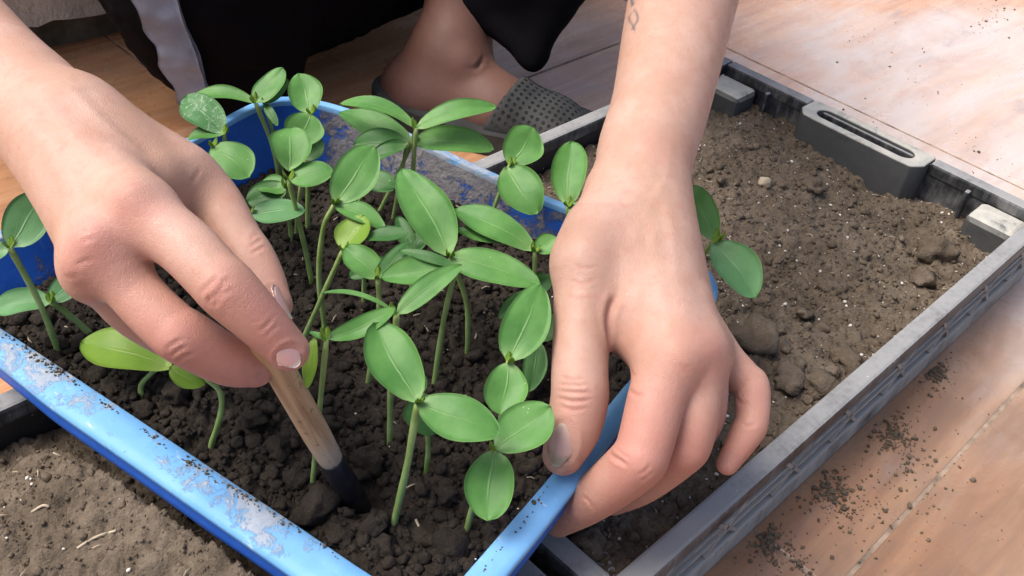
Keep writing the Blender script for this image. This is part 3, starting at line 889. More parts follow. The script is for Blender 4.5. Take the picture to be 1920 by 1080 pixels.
# dry rootlets
VS, FQ, FT, n0 = [], [], [], 0
for (a, b, c_) in [((145, 1028), (178, 1008), (218, 995)), ((330, 985), (350, 1000), (380, 995)), ((60, 960), (80, 948), (92, 950))]:
    pts = []
    for (x, y) in (a, b, c_):
        w = Z(x, y, 0.045)
        for _ in range(3):
            w = Z(x, y, float(crate_soil(np.array([w[:2]]))[0]) + 0.0012)
        pts.append(w)
    v, q, tr = tube(catmull(pts, 6), 0.0007, 6)
    VS.append(v); FQ.append(q + n0); FT.append(tr + n0); n0 += len(v)
for (a, b, c_) in [((780, 965), (790, 985), (798, 1005))]:
    pts = [Z(x, y, 0.0885) for x, y in (a, b, c_)]
    pts = [np.array([p_[0], p_[1], float(tub_soil(np.array([p_[:2]]))[0]) + 0.001]) for p_ in pts]
    v, q, tr = tube(catmull(pts, 6), 0.0006, 6)
    VS.append(v); FQ.append(q + n0); FT.append(tr + n0); n0 += len(v)
tag(obj('dry_rootlets', fast_mesh('dry_rootlets', np.vstack(VS), [np.vstack(FQ), np.vstack(FT)]), M['straw']), 'thin dry pale rootlets lying on the soil', 'roots', kind='stuff')

# chaff and fibres
VS, FQ, FT, n0 = [], [], [], 0
for (x0, x1, y0, y1, hf, n_) in [(.256, .735, .135, .415, crate_soil, 150), (-.262, .214, .114, .394, crate_soil, 170), (.08, .42, .17, .47, tub_soil, 50)]:
    ok = (lambda c: tub_dist(c) > 0) if hf is crate_soil else (lambda c: inside(in_poly, c))
    c0 = pts_in(n_, x0, x1, y0, y1, ok)
    for c in c0:
        a = RNG.uniform(0, 6.28); l_ = RNG.uniform(.0015, .006); k_ = RNG.uniform(-.5, .5)
        q2 = np.array([c + l_ * u_ * np.array([math.cos(a + k_ * u_), math.sin(a + k_ * u_)]) for u_ in (-.5, 0, .5)])
        z_ = hf(q2).max() + .0004
        v, q, tr = tube(np.c_[q2, [z_, z_ + .0006, z_]], RNG.uniform(.00018, .0004), 5)
        VS.append(v); FQ.append(q + n0); FT.append(tr + n0); n0 += len(v)
tag(obj('chaff', fast_mesh('chaff', np.vstack(VS), [np.vstack(FQ), np.vstack(FT)]), M['straw']), 'bits of dry straw and fibre scattered over the soil', 'chaff', kind='stuff')

# larger clods one can pick up
def clod(px, py, wpx, mat, label, group, hf, seed, zguess, flat=0.75):
    w = Z(px, py, zguess)
    for _ in range(3):
        w = Z(px, py, float(hf(np.array([w[:2]]))[0]))
    r = 1.2 * wpx * depth_of(w) / F_PX / 2
    v = clod_shape(ICO3, seed, 0.42, flat) * r
    v = v * (1 + 0.12 * fbm(v / r * 4, 4, seed))[:, None]
    v[:, 2] += r * 0.25
    me = fast_mesh('soil_clod', v, ICO3[1])
    o = bpy.data.objects.new('soil_clod', me); me.materials.append(M[mat])
    o.location = w; link(o)
    tag(o, label, 'soil clod', group)
G1, G2 = 'large dry clods in the crate', 'large damp clods in the tub'
clod(1418, 650, 78, 'soil_light', 'largest angular dry clod lying beside the gripping hand', G1, crate_soil, 3, .035)
clod(1478, 715, 58, 'soil_light', 'dark rounded dry clod beside the flaked one near the crate rim', G1, crate_soil, 4, .035)
clod(1532, 730, 60, 'soil_light', 'flaked dry clod leaning against the long crate rim', G1, crate_soil, 5, .035)
clod(1100, 1020, 52, 'soil_light', 'smooth round earth ball in the corner next to the blue rim', G1, crate_soil, 6, .035, 0.95)
for i, (x, y, w_) in enumerate([(1525, 355, 38), (1750, 478, 58), (1725, 530, 44), (1558, 545, 36), (1600, 640, 34), (1585, 680, 50), (1620, 480, 24), (1440, 490, 24), (1350, 340, 16), (1505, 590, 26), (1580, 625, 26), (1640, 560, 20), (1460, 620, 22), (1560, 700, 26), (1430, 345, 14)]):
    clod(x, y, w_, 'soil_light', 'small dry earth clod lying on the crate soil', G1, crate_soil, 20 + i, .03)
clod(1432, 347, 22, 'straw', 'pale yellowish lump of clay on the crate soil', G1, crate_soil, 61, .03)
clod(845, 1035, 62, 'soil_dark', 'grey pitted damp clod where the tub rim meets the soil', G2, tub_soil, 41, .09)
clod(600, 955, 66, 'soil_dark', 'crumbling damp clod left of the dibber hole', G2, tub_soil, 42, .09)
for i, (x, y, w_) in enumerate([(640, 1010, 50), (705, 985, 48), (560, 905, 46), (520, 850, 42), (480, 790, 40), (610, 800, 40), (690, 860, 50), (760, 870, 36), (700, 790, 30), (330, 740, 44), (470, 730, 40), (840, 930, 36), (860, 870, 34), (555, 700, 36), (320, 970-130, 30), (940, 965, 34), (720, 1025, 44), (800, 1010, 40)]):
    clod(x, y, w_, 'soil_dark', 'rough damp earth clod among the crumbs of the blue tub', G2, tub_soil, 70 + i, .09)
# crumbs lying on the tub's rim
rc = []
for (px, py, rpx, n_) in [(70, 662, 34, 70), (110, 690, 22, 40), (290, 815, 16, 24), (360, 865, 20, 40), (450, 925, 26, 50), (540, 985, 18, 26), (620, 1035, 16, 16), (985, 975, 14, 8), (930, 1035, 14, 8), (200, 752, 14, 16), (1010, 935, 10, 6)]:
    for _ in range(n_):
        ax_, ay_ = RNG.normal() * rpx * .9, RNG.normal() * rpx * .25
        q_ = Z(px + ax_, py + ax_ * .66 * (1 if px < 800 else -1.8) + ay_, .0995 if px < 800 else .1115)
        dist = np.hypot(rim3[:, 0] - q_[0], rim3[:, 1] - q_[1]); k_ = int(np.argmin(dist))
        off_ = float((q_[:2] - rim3[k_, :2]) @ rim_n[k_])
        if 0.0015 < off_ < rim_w[k_] * .9:
            s_ = float(sizes(1, .00028, .0014, 2.2)[0])
            rc.append((q_[0], q_[1], rim3[k_, 2] + .0004 + s_ * .3, s_))
rc = np.array(rc)
tag(scatter('rim_crumbs', rc[:, :3], rc[:, 3], M['soil_light']), 'dry soil crumbs lying on the pale rim of the blue tub', 'soil crumbs', kind='stuff')
# soil spilled on the floor
sp = []
def spill(px, py, rpx, n, lo=0.0004, hi=0.0022):
    for _ in range(n):
        a = RNG.uniform(0, 6.283); r = abs(RNG.normal()) * rpx * 0.6
        w = Z(px + r * math.cos(a), py + r * math.sin(a), 0.0)
        if w[1] < 0.117 or w[0] > 0.752 or w[1] > 0.44:
            s_ = float(sizes(1, lo, hi, 2.0)[0]); sp.append((w[0], w[1], s_ * 0.45, s_))
for a in [(1755, 700, 40, 260), (1680, 815, 45, 300), (1560, 925, 50, 220), (1440, 1020, 45, 320), (1600, 960, 120, 120), (1700, 880, 140, 90), (1850, 40, 40, 45), (1870, 20, 60, 30), (1600, 50, 70, 22), (1815, 280, 50, 12), (1700, 150, 200, 40), (1870, 300, 60, 14), (1500, 1060, 60, 70), (1750, 950, 150, 50), (1640, 230, 40, 4)]:
    spill(*a)
sp = np.array(sp)
tag(scatter('spilled_soil', sp[:, :3], sp[:, 3], M['soil_light']), 'crumbs of soil spilled on the tiles beside the crate', 'soil crumbs', kind='stuff')
# ------------------------------------------------------------------ seedlings
def leaf_mesh(base, tip, width, nrm, bend=0.12, cup=0.10, fold=0.0, twist=0.0, blunt=0.0, seed=0, nu=18, nv=10):
    """cotyledon blade from base to tip; returns verts, faces, uv (closed, about 0.7 mm thick)"""
    base, tip = np.asarray(base, float), np.asarray(tip, float)
    ax = tip - base; L = np.linalg.norm(ax); a = ax / L
    n = nrm - a * (nrm @ a); n = _unit(n); b = np.cross(n, a)
    u = np.linspace(0, 1, nu) ** 0.85
    w = np.sin(np.pi * np.clip(u, 0, 1) ** (0.96 + blunt)) ** 0.56
    w = np.maximum(w, 0.0); w[0] = 0.07; w[-1] = 0.02
    w = np.maximum(w, 0.085 * (1 - u) ** 0.5)
    rg = np.random.default_rng(seed)
    ph = rg.uniform(0, 6.28, 3)
    v = np.linspace(-1, 1, nv)
    U, V = np.meshgrid(u, v, indexing='ij')
    Wd = (w * width / 2)[:, None]
    arch = bend * L * 4 * U * (1 - U)
    zl = arch + cup * width * (V ** 2) * np.sin(np.pi * np.clip(U, 0, 1)) - fold * width * np.abs(V) * np.sin(np.pi * U)
    zl = zl + 0.025 * width * np.sin(5 * U + ph[0] + 2.1 * V) + 0.02 * width * np.sin(9 * U + ph[1]) * V
    zl = zl - 0.03 * width * np.exp(-(V / 0.18) ** 2)
    tw = twist * U
    S = V * Wd * (1 + 0.05 * np.sin(4 * U + ph[2]))
    side = 0.05 * width * np.sin(np.pi * U + ph[0]) * np.sin(np.pi * U)
    X = base + a * (U * L)[..., None] + b * (S * np.cos(tw) + side)[..., None] + n * (zl + S * np.sin(tw))[..., None]
    top = X.reshape(-1, 3)
    th = (0.00022 * (1 - np.abs(V) ** 3) * (0.5 + 0.5 * np.sin(np.pi * U)) + 0.00009).reshape(-1)
    bot = top - n * (2 * th)[:, None]
    i = np.arange(nu-1)[:, None] * nv + np.arange(nv-1)[None, :]
    q = np.stack([i, i+nv, i+nv+1, i+1], -1).reshape(-1, 4)
    N = len(top)
    rim = np.concatenate([np.arange(nv), np.arange(1, nu) * nv + nv - 1, (nu-1) * nv + np.arange(nv-2, -1, -1), np.arange(nu-2, 0, -1) * nv])
    r2 = np.roll(rim, -1)
    side_f = np.stack([rim, r2, r2 + N, rim + N], -1)
    uv = np.c_[U.ravel(), V.ravel()]
    return np.vstack([top, bot]), np.vstack([q[:, ::-1], q + N, side_f]), np.vstack([uv, uv])
UPV = np.array([0, 0, 1.0])
N_PLANT = 0
def seedling(label, base_px, mids, top_px, leaves, base_on='tub', r=0.0019, top_d=None, bud=0.006, mat='leaf'):
    """base_px: where the stem leaves the soil; mids: pixels along the stem; top_px: the node; leaves: (tip x, tip y, width px, options)"""
    global N_PLANT
    N_PLANT += 1
    w = Z(*base_px, 0.088)
    for _ in range(4):
        w = Z(*base_px, float(tub_soil_base(np.array([w[:2]]))[0]) + 0.001)
    b = w
    def lift(px, py):
        r_ = R_WC @ np.array([(px - CX) / F_PX, (py - CY) / F_PX, 1.0])
        k = ((b[:2] - CAM[:2]) @ r_[:2]) / (r_[:2] @ r_[:2])
        return CAM + r_ * k
    top = lift(*top_px) if top_d is None else P(*top_px, top_d)
    db, dt = depth_of(b), depth_of(top)
    pts = [b - np.array([0, 0, 0.006]), b]
    for (mx, my) in mids:
        f_ = np.hypot(mx - base_px[0], my - base_px[1]) / max(1, np.hypot(top_px[0] - base_px[0], top_px[1] - base_px[1]))
        pts.append(P(mx, my, db + (dt - db) * min(1, f_)))
    pts.append(top)
    root = empty('cucumber_seedling', b)
    tag(root, label, 'seedling', 'seedlings growing in the blue tub')
    path = catmull(pts, 8)
    rr = np.linspace(r * 0.80, r * 0.66, len(path)) * (1 + 0.06 * np.sin(np.arange(len(path)) * 0.9 + N_PLANT))
    rr[-4:] *= np.array([1.0, 1.08, 1.1, 0.9])
    v, q, tr = tube(path, rr, 10)
    obj('stem', fast_mesh('stem', v, [q, tr]), M['stem'], root)
    view = _unit(top - CAM)
    for li, lf in enumerate(leaves):
        tx, ty, wpx = lf[:3]
        o = lf[3] if len(lf) > 3 else {}
        bx, by = o.get('base', top_px)
        d0 = dt + o.get('bd', 0.0)
        base = P(bx, by, d0)
        ln = math.hypot(tx - bx, ty - by)
        dd = o.get('dd', ln * d0 / F_PX * 0.38 * (by - ty) / ln)
        tip = P(tx, ty, d0 + dd)
        a = _unit(tip - base)
        n0 = o.get('up', 0.6) * UPV - o.get('cam', 0.75) * view + o.get('lat', 0.0) * c_right
        n0 = _unit(n0 - a * (n0 @ a)); bb = np.cross(n0, a)
        vis = max(0.33, np.linalg.norm(bb - view * (bb @ view)))
        width = wpx * (d0 + dd / 2) / F_PX / vis
        v, f, uv = leaf_mesh(base, tip, width, n0, o.get('bend', 0.06 + .05 * math.sin(N_PLANT * 2.3 + li * 1.7)), o.get('cup', 0.08 + .09 * math.sin(N_PLANT * 1.3 + li * 2.9)), o.get('fold', 0.0), o.get('twist', 0.22 * math.sin(N_PLANT * 3.1 + li)), o.get('blunt', 0.05 * math.sin(N_PLANT * 1.9 + li * 2.2)), seed=N_PLANT * 7 + li)
        lo = obj('cotyledon', fast_mesh('cotyledon', v, f, uv=uv), M[o.get('mat', mat)], root)
        if 'label' in o: lo['label'] = o['label']
    if bud:
        VS, FS, UVs, n0 = [], [], [], 0
        rg = np.random.default_rng(N_PLANT)
        for k in range(3):
            a = rg.uniform(0, 6.28); dirn = _unit(np.array([math.cos(a) * 0.6, math.sin(a) * 0.6, 1.0]))
            v, f, uv = leaf_mesh(top - dirn * 0.001, top + dirn * bud * rg.uniform(0.7, 1.1), bud * 0.45, _unit(np.array([math.cos(a), math.sin(a), -0.4])), 0.1, 0.2, nu=6, nv=5)
            VS.append(v); FS.append(f + n0); UVs.append(uv); n0 += len(v)
        obj('bud', fast_mesh('bud', np.vstack(VS), np.vstack(FS), uv=np.vstack(UVs)), M['leaf_yellow'], root)
    return root

S = seedling
S('seedling in the tub\'s back corner, one leaf flat, one raised against the black trousers', (522, 330), [(511, 274)], (479, 192), [(358, 181, 27, dict(up=1, cam=.25)), (531, 127, 46, dict(lat=-.3))])
S('thin seedling beside the back corner, one narrow leaf curling upward', (530, 325), [(514, 257)], (496, 193), [(540, 148, 26, dict(up=.3, lat=.6)), (520, 236, 18, dict(mat='leaf_dark'))], r=.0016)
S('seedling behind the hand with the dibber, its leaf scribbled by pale leaf-miner trails', (440, 420), [(428, 330)], (420, 250), [(346, 180, 66, dict(mat='leaf_scar', label='leaf with pale miner trails', blunt=.1)), (352, 260, 24, dict(up=1, cam=.2))], r=.0017)
S('seedling half hidden by the dibber hand, broad rounded leaf toward the blue wall', (430, 470), [(415, 380)], (398, 272), [(468, 332, 74, dict(blunt=.12))], r=.0017)
S('seedling by the blue back wall with one leaf up and one hanging straight down', (577, 420), [(578, 320)], (583, 212), [(560, 137, 62, dict(up=.35)), (556, 274, 70, dict(up=.3, cam=1, blunt=.1))])
S('seedling under the upright pair, round leaf standing and a flat leaf reaching the blue wall', (583, 520), [(566, 440)], (541, 335), [(549, 238, 75, dict(base=(541, 320), up=.3, blunt=.1)), (626, 321, 42, dict(up=1, cam=.3))])
S('seedling with flat dull leaves spread toward the thumb of the dibber hand', (546, 448), [(541, 400)], (538, 352), [(484, 350, 40, dict(up=1, cam=.3)), (462, 378, 52, dict(mat='leaf_dark', up=1))], r=.0017)
S('seedling touching the thumb of the dibber hand, single pale blurred leaf pointing away from it', (455, 520), [(460, 450)], (468, 398), [(573, 396, 46, dict(up=1, cam=.3, mat='leaf_pale'))], r=.0016)
S('tall seedling with a broad upright leaf and a small drooping one, long bent stem', (608, 606), [(598, 520), (606, 430)], (628, 382), [(702, 274, 80, dict(up=.45, blunt=.08)), (723, 430, 40, dict(up=1, cam=.4))])
S('slanting seedling whose yellowish leaf shows its underside', (556, 668), [(600, 565)], (644, 468), [(682, 404, 62, dict(mat='leaf_yellow', lat=-.5, up=.2, label='yellowish leaf seen from below')), (765, 436, 26, dict(base=(680, 448), up=1, cam=.15, mat='leaf_dark'))], r=.0018)
S('seedling with a heart shaped leaf between the slanting stem and the largest leaf', (690, 720), [(710, 600)], (709, 522), [(648, 462, 58, dict(up=.45)), (768, 456, 40, dict(mat='leaf_dark', up=.5))])
S('seedling by the muddy back wall, arched narrow leaf each side of its node', (772, 420), [(774, 330)], (780, 240), [(637, 194, 26, dict(up=1, cam=.2, bend=.16)), (931, 200, 38, dict(up=.8, cam=.5, bend=.13))])
S('seedling by the muddy back wall with two long drooping leaves below the arched ones', (708, 405), [(742, 335)], (773, 266), [(635, 210, 50, dict(up=.7, cam=.6, bend=.05)), (927, 280, 52, dict(up=.7, cam=.6, bend=.13))], r=.0018)
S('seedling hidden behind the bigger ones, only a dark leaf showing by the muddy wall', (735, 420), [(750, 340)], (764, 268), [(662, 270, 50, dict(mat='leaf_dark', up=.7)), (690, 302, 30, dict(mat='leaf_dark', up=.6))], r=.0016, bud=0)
S('seedling with the largest leaf of all, standing upright in the middle of the tub', (876, 664), [(875, 570)], (844, 480), [(752, 316, 86, dict(up=.35)), (1013, 532, 64, dict(up=.8, cam=.6))])
S('seedling with a flat leaf tucked under the largest upright leaf', (814, 722), [(832, 600)], (856, 500), [(713, 521, 48, dict(up=.9, cam=.4)), (748, 470, 20, dict(up=.9, mat='leaf_dark'))], bud=0)
S('seedling with two leaves lying one over the other toward the muddy wall', (985, 640), [(1000, 560)], (1003, 470), [(851, 392, 56, dict(up=.9, cam=.5)), (857, 430, 28, dict(base=(945, 455), up=1, cam=.2)), (1045, 445, 40, dict(up=.6))])
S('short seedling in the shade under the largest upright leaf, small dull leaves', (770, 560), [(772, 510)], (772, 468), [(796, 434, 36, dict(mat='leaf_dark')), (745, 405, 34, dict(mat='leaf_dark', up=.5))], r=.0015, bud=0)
S('seedling whose long leaf and thin folded leaf stretch to opposite sides above the front plant', (731, 830), [(733, 720), (740, 640)], (744, 588), [(866, 496, 44, dict(up=.8, cam=.6, bend=.05)), (604, 549, 9, dict(up=1, cam=0, bend=.16, fold=.2))])
S('seedling beside the wooden dibber with an arched leaf and a yellow folded leaf', (586, 908), [(598, 780)], (612, 636), [(742, 577, 40, dict(up=.5, cam=.8, bend=-.16, base=(611, 634))), (576, 728, 28, dict(base=(590, 632), mat='leaf_yellow', lat=-.5, up=.1, label='yellow folded leaf')), (580, 622, 12, dict(up=1, cam=.1))], r=.0017)
S('front seedling with two big clean leaves and a bare stem, right of the dibber hole', (738, 984), [(764, 870)], (783, 754), [(702, 604, 98, dict(up=.5, blunt=.04)), (938, 815, 84, dict(up=.8, cam=.6, bend=.06))], r=.0022)
S('short seedling hidden behind the front one, dull rounded leaf hanging', (799, 886), [(803, 830)], (792, 738), [(806, 818, 80, dict(up=.5, cam=.9, mat='leaf_dark', blunt=.1)), (770, 700, 40, dict(mat='leaf_dark'))], r=.0017, bud=0)
S('seedling next to the thumb pressing the rim, upright leaf above a round hanging leaf', (930, 880), [(940, 780)], (954, 678), [(1014, 533, 88, dict(up=.4)), (938, 778, 82, dict(up=.6, cam=1, blunt=.12))])
S('lowest seedling touching the thumbnail of the gripping hand, broad leaf hanging over the soil', (876, 992), [(895, 920)], (929, 843), [(1033, 762, 92, dict(up=.6, blunt=.08, mat='leaf')), (914, 977, 98, dict(up=.6, cam=1, blunt=.10, bend=.03))])
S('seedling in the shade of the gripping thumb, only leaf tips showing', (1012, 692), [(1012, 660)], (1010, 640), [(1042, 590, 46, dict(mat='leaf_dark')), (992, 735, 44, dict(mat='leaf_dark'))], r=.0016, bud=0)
S('seedling against the wrist of the gripping hand with an upright veined leaf', (1075, 500), [(1070, 440)], (1064, 386), [(1071, 264, 70, dict(up=.3, blunt=.06)), (1130, 420, 50, dict())])
S('seedling before the grey slipper with one raised and one hanging leaf', (906, 440), [(928, 385)], (956, 310), [(1000, 239, 80, dict(up=.5, blunt=.12)), (1008, 402, 76, dict(base=(948, 312), up=.6, cam=.9, blunt=.05))])
S('seedling in the far tub corner by the wrist, leaves spreading over the dry crate soil', (1290, 545), [(1312, 490)], (1338, 452), [(1296, 348, 56, dict(up=.5, mat='leaf')), (1417, 558, 76, dict(up=.7, cam=.8, mat='leaf_pale', blunt=.04))], bud=.009)
S('long stemmed seedling at the tub\'s side by the dibber wrist, pale upright leaf', (108, 655), [(75, 570)], (17, 462), [(92, 355, 74, dict(up=.5, mat='leaf_pale')), (-70, 500, 50, dict(up=.7, mat='leaf_pale'))], r=.0022)
S('seedling leaning on the tub\'s muddy side with a leaf flat over the rim', (172, 630), [(135, 595)], (95, 566), [(-14, 577, 50, dict(up=.9, cam=.5, mat='leaf_pale')), (150, 510, 46, dict(up=.4, mat='leaf_pale'))], r=.0022)
S('seedling below the dibber fingers with one bright yellow green leaf', (265, 742), [(266, 720)], (296, 688), [(152, 640, 84, dict(base=(322, 690), up=.8, cam=.7, mat='leaf_yellow', blunt=.1, label='bright yellow green leaf')), (212, 600, 30, dict(mat='leaf_pale'))], r=.0018, bud=0)
S('seedling under the middle finger of the dibber hand, stem bent like a hook', (397, 832), [(414, 775), (412, 735)], (386, 708), [(384, 722, 46, dict(base=(318, 688), mat='leaf_yellow', up=.7, dd=0.0)), (440, 690, 40, dict(mat='leaf_dark'))], r=.0018, bud=0)
S('slim seedling standing behind the broad upright leaf, leaves half hidden in the cluster', (655, 470), [(668, 400)], (690, 330), [(742, 352, 40, dict(mat='leaf_dark', up=.7)), (650, 300, 36, dict(mat='leaf_dark', up=.5))], r=.0016, bud=0)
S('seedling deep in the cluster with a dull leaf below the heart shaped one', (682, 575), [(683, 520)], (690, 500), [(742, 498, 34, dict(mat='leaf_dark', up=.8)), (655, 520, 26, dict(mat='leaf_dark', up=.8))], r=.0016, bud=0)
S('thin bare stemmed seedling by the blue back corner, its leaf tucked under the hanging one', (556, 440), [(560, 380)], (572, 300), [(604, 262, 34, dict(mat='leaf_dark', up=.5)), (530, 290, 30, dict(mat='leaf_dark', up=.6))], r=.0016, bud=0)
S('seedling beside the gripping thumb, leaf tip poking out behind the upright leaf', (960, 640), [(968, 600)], (985, 545), [(1036, 520, 40, dict(mat='leaf_dark', up=.5)), (935, 598, 26, dict(mat='leaf_dark', up=.6))], r=.0017, bud=0)
# ------------------------------------------------------------------ implicit bodies
class Cone:
    """tapered limb segment between two points; s < 1 flattens it along n"""
    def __init__(self, a, b, ra, rb, n=None, s=1.0):
        self.a, self.b, self.ra, self.rb = np.asarray(a, float), np.asarray(b, float), ra, rb
        self.n = None if n is None else _unit(n); self.s = s
    def __call__(self, p):
        ba = self.b - self.a; l2 = ba @ ba + 1e-12
        pa = p - self.a.astype(np.float32)
        h = np.clip(pa @ (ba / l2).astype(np.float32), 0, 1)
        q = pa - h[:, None] * ba.astype(np.float32)
        if self.n is not None:
            q = q + (q @ self.n.astype(np.float32))[:, None] * (self.n * (1 / self.s - 1)).astype(np.float32)
        d = np.sqrt((q * q).sum(1)) - (self.ra + (self.rb - self.ra) * h)
        return d * (self.s if self.n is not None and self.s < 1 else 1.0)
class Ball:
    def __init__(self, c, r): self.c, self.r = np.asarray(c, float), r
    def __call__(self, p):
        q = p - self.c.astype(np.float32)
        return np.sqrt((q * q).sum(1)) - self.r
class Ell:
    def __init__(self, c, axes, r):
        self.c = np.asarray(c, float); self.ax = np.array([_unit(a) for a in axes]); self.r = np.asarray(r, float)
    def __call__(self, p):
        q = (p - self.c.astype(np.float32)) @ self.ax.T.astype(np.float32)
        k0 = np.sqrt(((q / self.r) ** 2).sum(1)); k1 = np.sqrt(((q / self.r ** 2) ** 2).sum(1)) + 1e-9
        return (k0 * (k0 - 1) / k1).astype(np.float32)
class Tube:
    """smooth limb along a curve through the joints, radius changing smoothly; no bulges at the joints"""
    def __init__(self, pts, rad, n=6, kj=None):
        c = catmull(np.c_[np.array(pts), np.array(rad)], n)
        self.seg = [Cone(c[i, :3], c[i+1, :3], c[i, 3], c[i+1, 3]) for i in range(len(c) - 1)]
        self.c = (c[:, :3].max(0) + c[:, :3].min(0)) / 2
        self.R = float((np.linalg.norm(c[:, :3] - self.c, axis=1) + c[:, 3]).max())
        if kj: self.kj = kj
    def __call__(self, p):
        far = np.sqrt(((p - self.c.astype(np.float32)) ** 2).sum(1)) - self.R
        d = np.maximum(far, .02).astype(np.float32)
        m = far < .025
        if m.any():
            q = p[m]; e = self.seg[0](q)
            for s_ in self.seg[1:]:
                e = np.minimum(e, s_(q))
            d[m] = e
        return d
def smin(a, b, k):
    h = np.maximum(k - np.abs(a - b), 0) / k
    return np.minimum(a, b) - h * h * k * 0.25
class Group:
    def __init__(self, prims, k): self.p, self.k = prims, k
    def __call__(self, p):
        d = self.p[0](p)
        for q in self.p[1:]:
            d = smin(d, q(p), self.k)
        return d
class Hand:
    """palm and arm blended with each finger, fingers kept apart from one another"""
    def __init__(self, palm, fingers, kj=0.007, kf=0.0012): self.palm, self.f, self.kj, self.kf = palm, fingers, kj, kf
    def __call__(self, p):
        m = self.palm(p); d = None
        for i, f in enumerate(self.f):
            kj = f.kj if hasattr(f, 'kj') else self.kj
            e = smin(m, f(p), kj)
            d = e if d is None else smin(d, e, self.kf)
        return d
def extract(sdf, lo, hi, vox, B=8):
    lo, hi = np.asarray(lo, float), np.asarray(hi, float)
    nb = np.ceil((hi - lo) / (vox * B)).astype(int)
    gi = np.stack(np.meshgrid(*[np.arange(k) for k in nb], indexing='ij'), -1).reshape(-1, 3)
    c = (lo + (gi + 0.5) * vox * B).astype(np.float32)
    d = np.concatenate([sdf(x) for x in np.array_split(c, max(1, len(c) // 400000))])
    gi = gi[np.abs(d) < vox * B * 1.25]
    o = np.arange(B + 1)
    off = np.stack(np.meshgrid(o, o, o, indexing='ij'), -1).reshape(-1, 3)
    N = nb * B + 2
    CI, CV = [], []
    corner = np.array([(a, b, e) for a in (0, 1) for b in (0, 1) for e in (0, 1)])
    for ch in np.array_split(gi, max(1, len(gi) // 600)):
        if not len(ch): continue
        pts = ((ch[:, None, :] * B + off[None]) * vox + lo).astype(np.float32)
        val = sdf(pts.reshape(-1, 3)).reshape(len(ch), B+1, B+1, B+1)
        cv = np.stack([val[:, a:a+B, b:b+B, e:e+B] for a, b, e in corner], -1)
        sg = cv < 0
        act = sg.any(-1) & ~sg.all(-1)
        w = np.argwhere(act)
        CI.append(ch[w[:, 0]] * B + w[:, 1:]); CV.append(cv[act])
    CI, CV = np.concatenate(CI), np.concatenate(CV)
    key = (CI[:, 0].astype(np.int64) * N[1] + CI[:, 1]) * N[2] + CI[:, 2]
    order = np.argsort(key); key, CI, CV = key[order], CI[order], CV[order]
    acc = np.zeros((len(CI), 3)); cnt = np.zeros(len(CI))
    for i in range(8):
        for j in range(i + 1, 8):
            if np.abs(corner[i] - corner[j]).sum() != 1: continue
            a, b = CV[:, i], CV[:, j]
            m = (a < 0) != (b < 0)
            t_ = a[m] / (a[m] - b[m])
            acc[m] += corner[i] + t_[:, None] * (corner[j] - corner[i]); cnt[m] += 1
    vs = (CI + acc / cnt[:, None]) * vox + lo
    faces = []
    step = [N[1] * N[2], N[2], 1]
    c_idx = {(0, 0, 0): 0, (1, 0, 0): 4, (0, 1, 0): 2, (0, 0, 1): 1}
    for ax in range(3):
        e = [0, 0, 0]; e[ax] = 1
        a, b = CV[:, 0], CV[:, c_idx[tuple(e)]]
        m = (a < 0) != (b < 0)
        u, v = step[(ax + 1) % 3], step[(ax + 2) % 3]
        k0 = key[m]
        ks = np.stack([k0, k0 - u, k0 - u - v, k0 - v], -1)
        ix = np.searchsorted(key, ks); ix = np.clip(ix, 0, len(key) - 1)
        good = (key[ix] == ks).all(1)
        q = ix[good]; flip = (a[m][good] < 0)
        q[flip] = q[flip][:, ::-1]
        faces.append(q[:, ::-1])
    return vs, np.concatenate(faces)
def sdf_normals(sdf, v, e=0.0006):
    v = v.astype(np.float32)
    g = np.stack([sdf(v + np.array(d, np.float32)) - sdf(v - np.array(d, np.float32)) for d in ((e, 0, 0), (0, e, 0), (0, 0, e))], -1)
    return g / (np.linalg.norm(g, axis=1)[:, None] + 1e-9)
def settle(sdf, v, it=2):
    for _ in range(it):
        n = sdf_normals(sdf, v)
        v = v - n * sdf(v.astype(np.float32))[:, None] * 0.9
    return v, sdf_normals(sdf, v)
def bounds(prims_pts, pad):
    a = np.array(prims_pts); return a.min(0) - pad, a.max(0) + pad
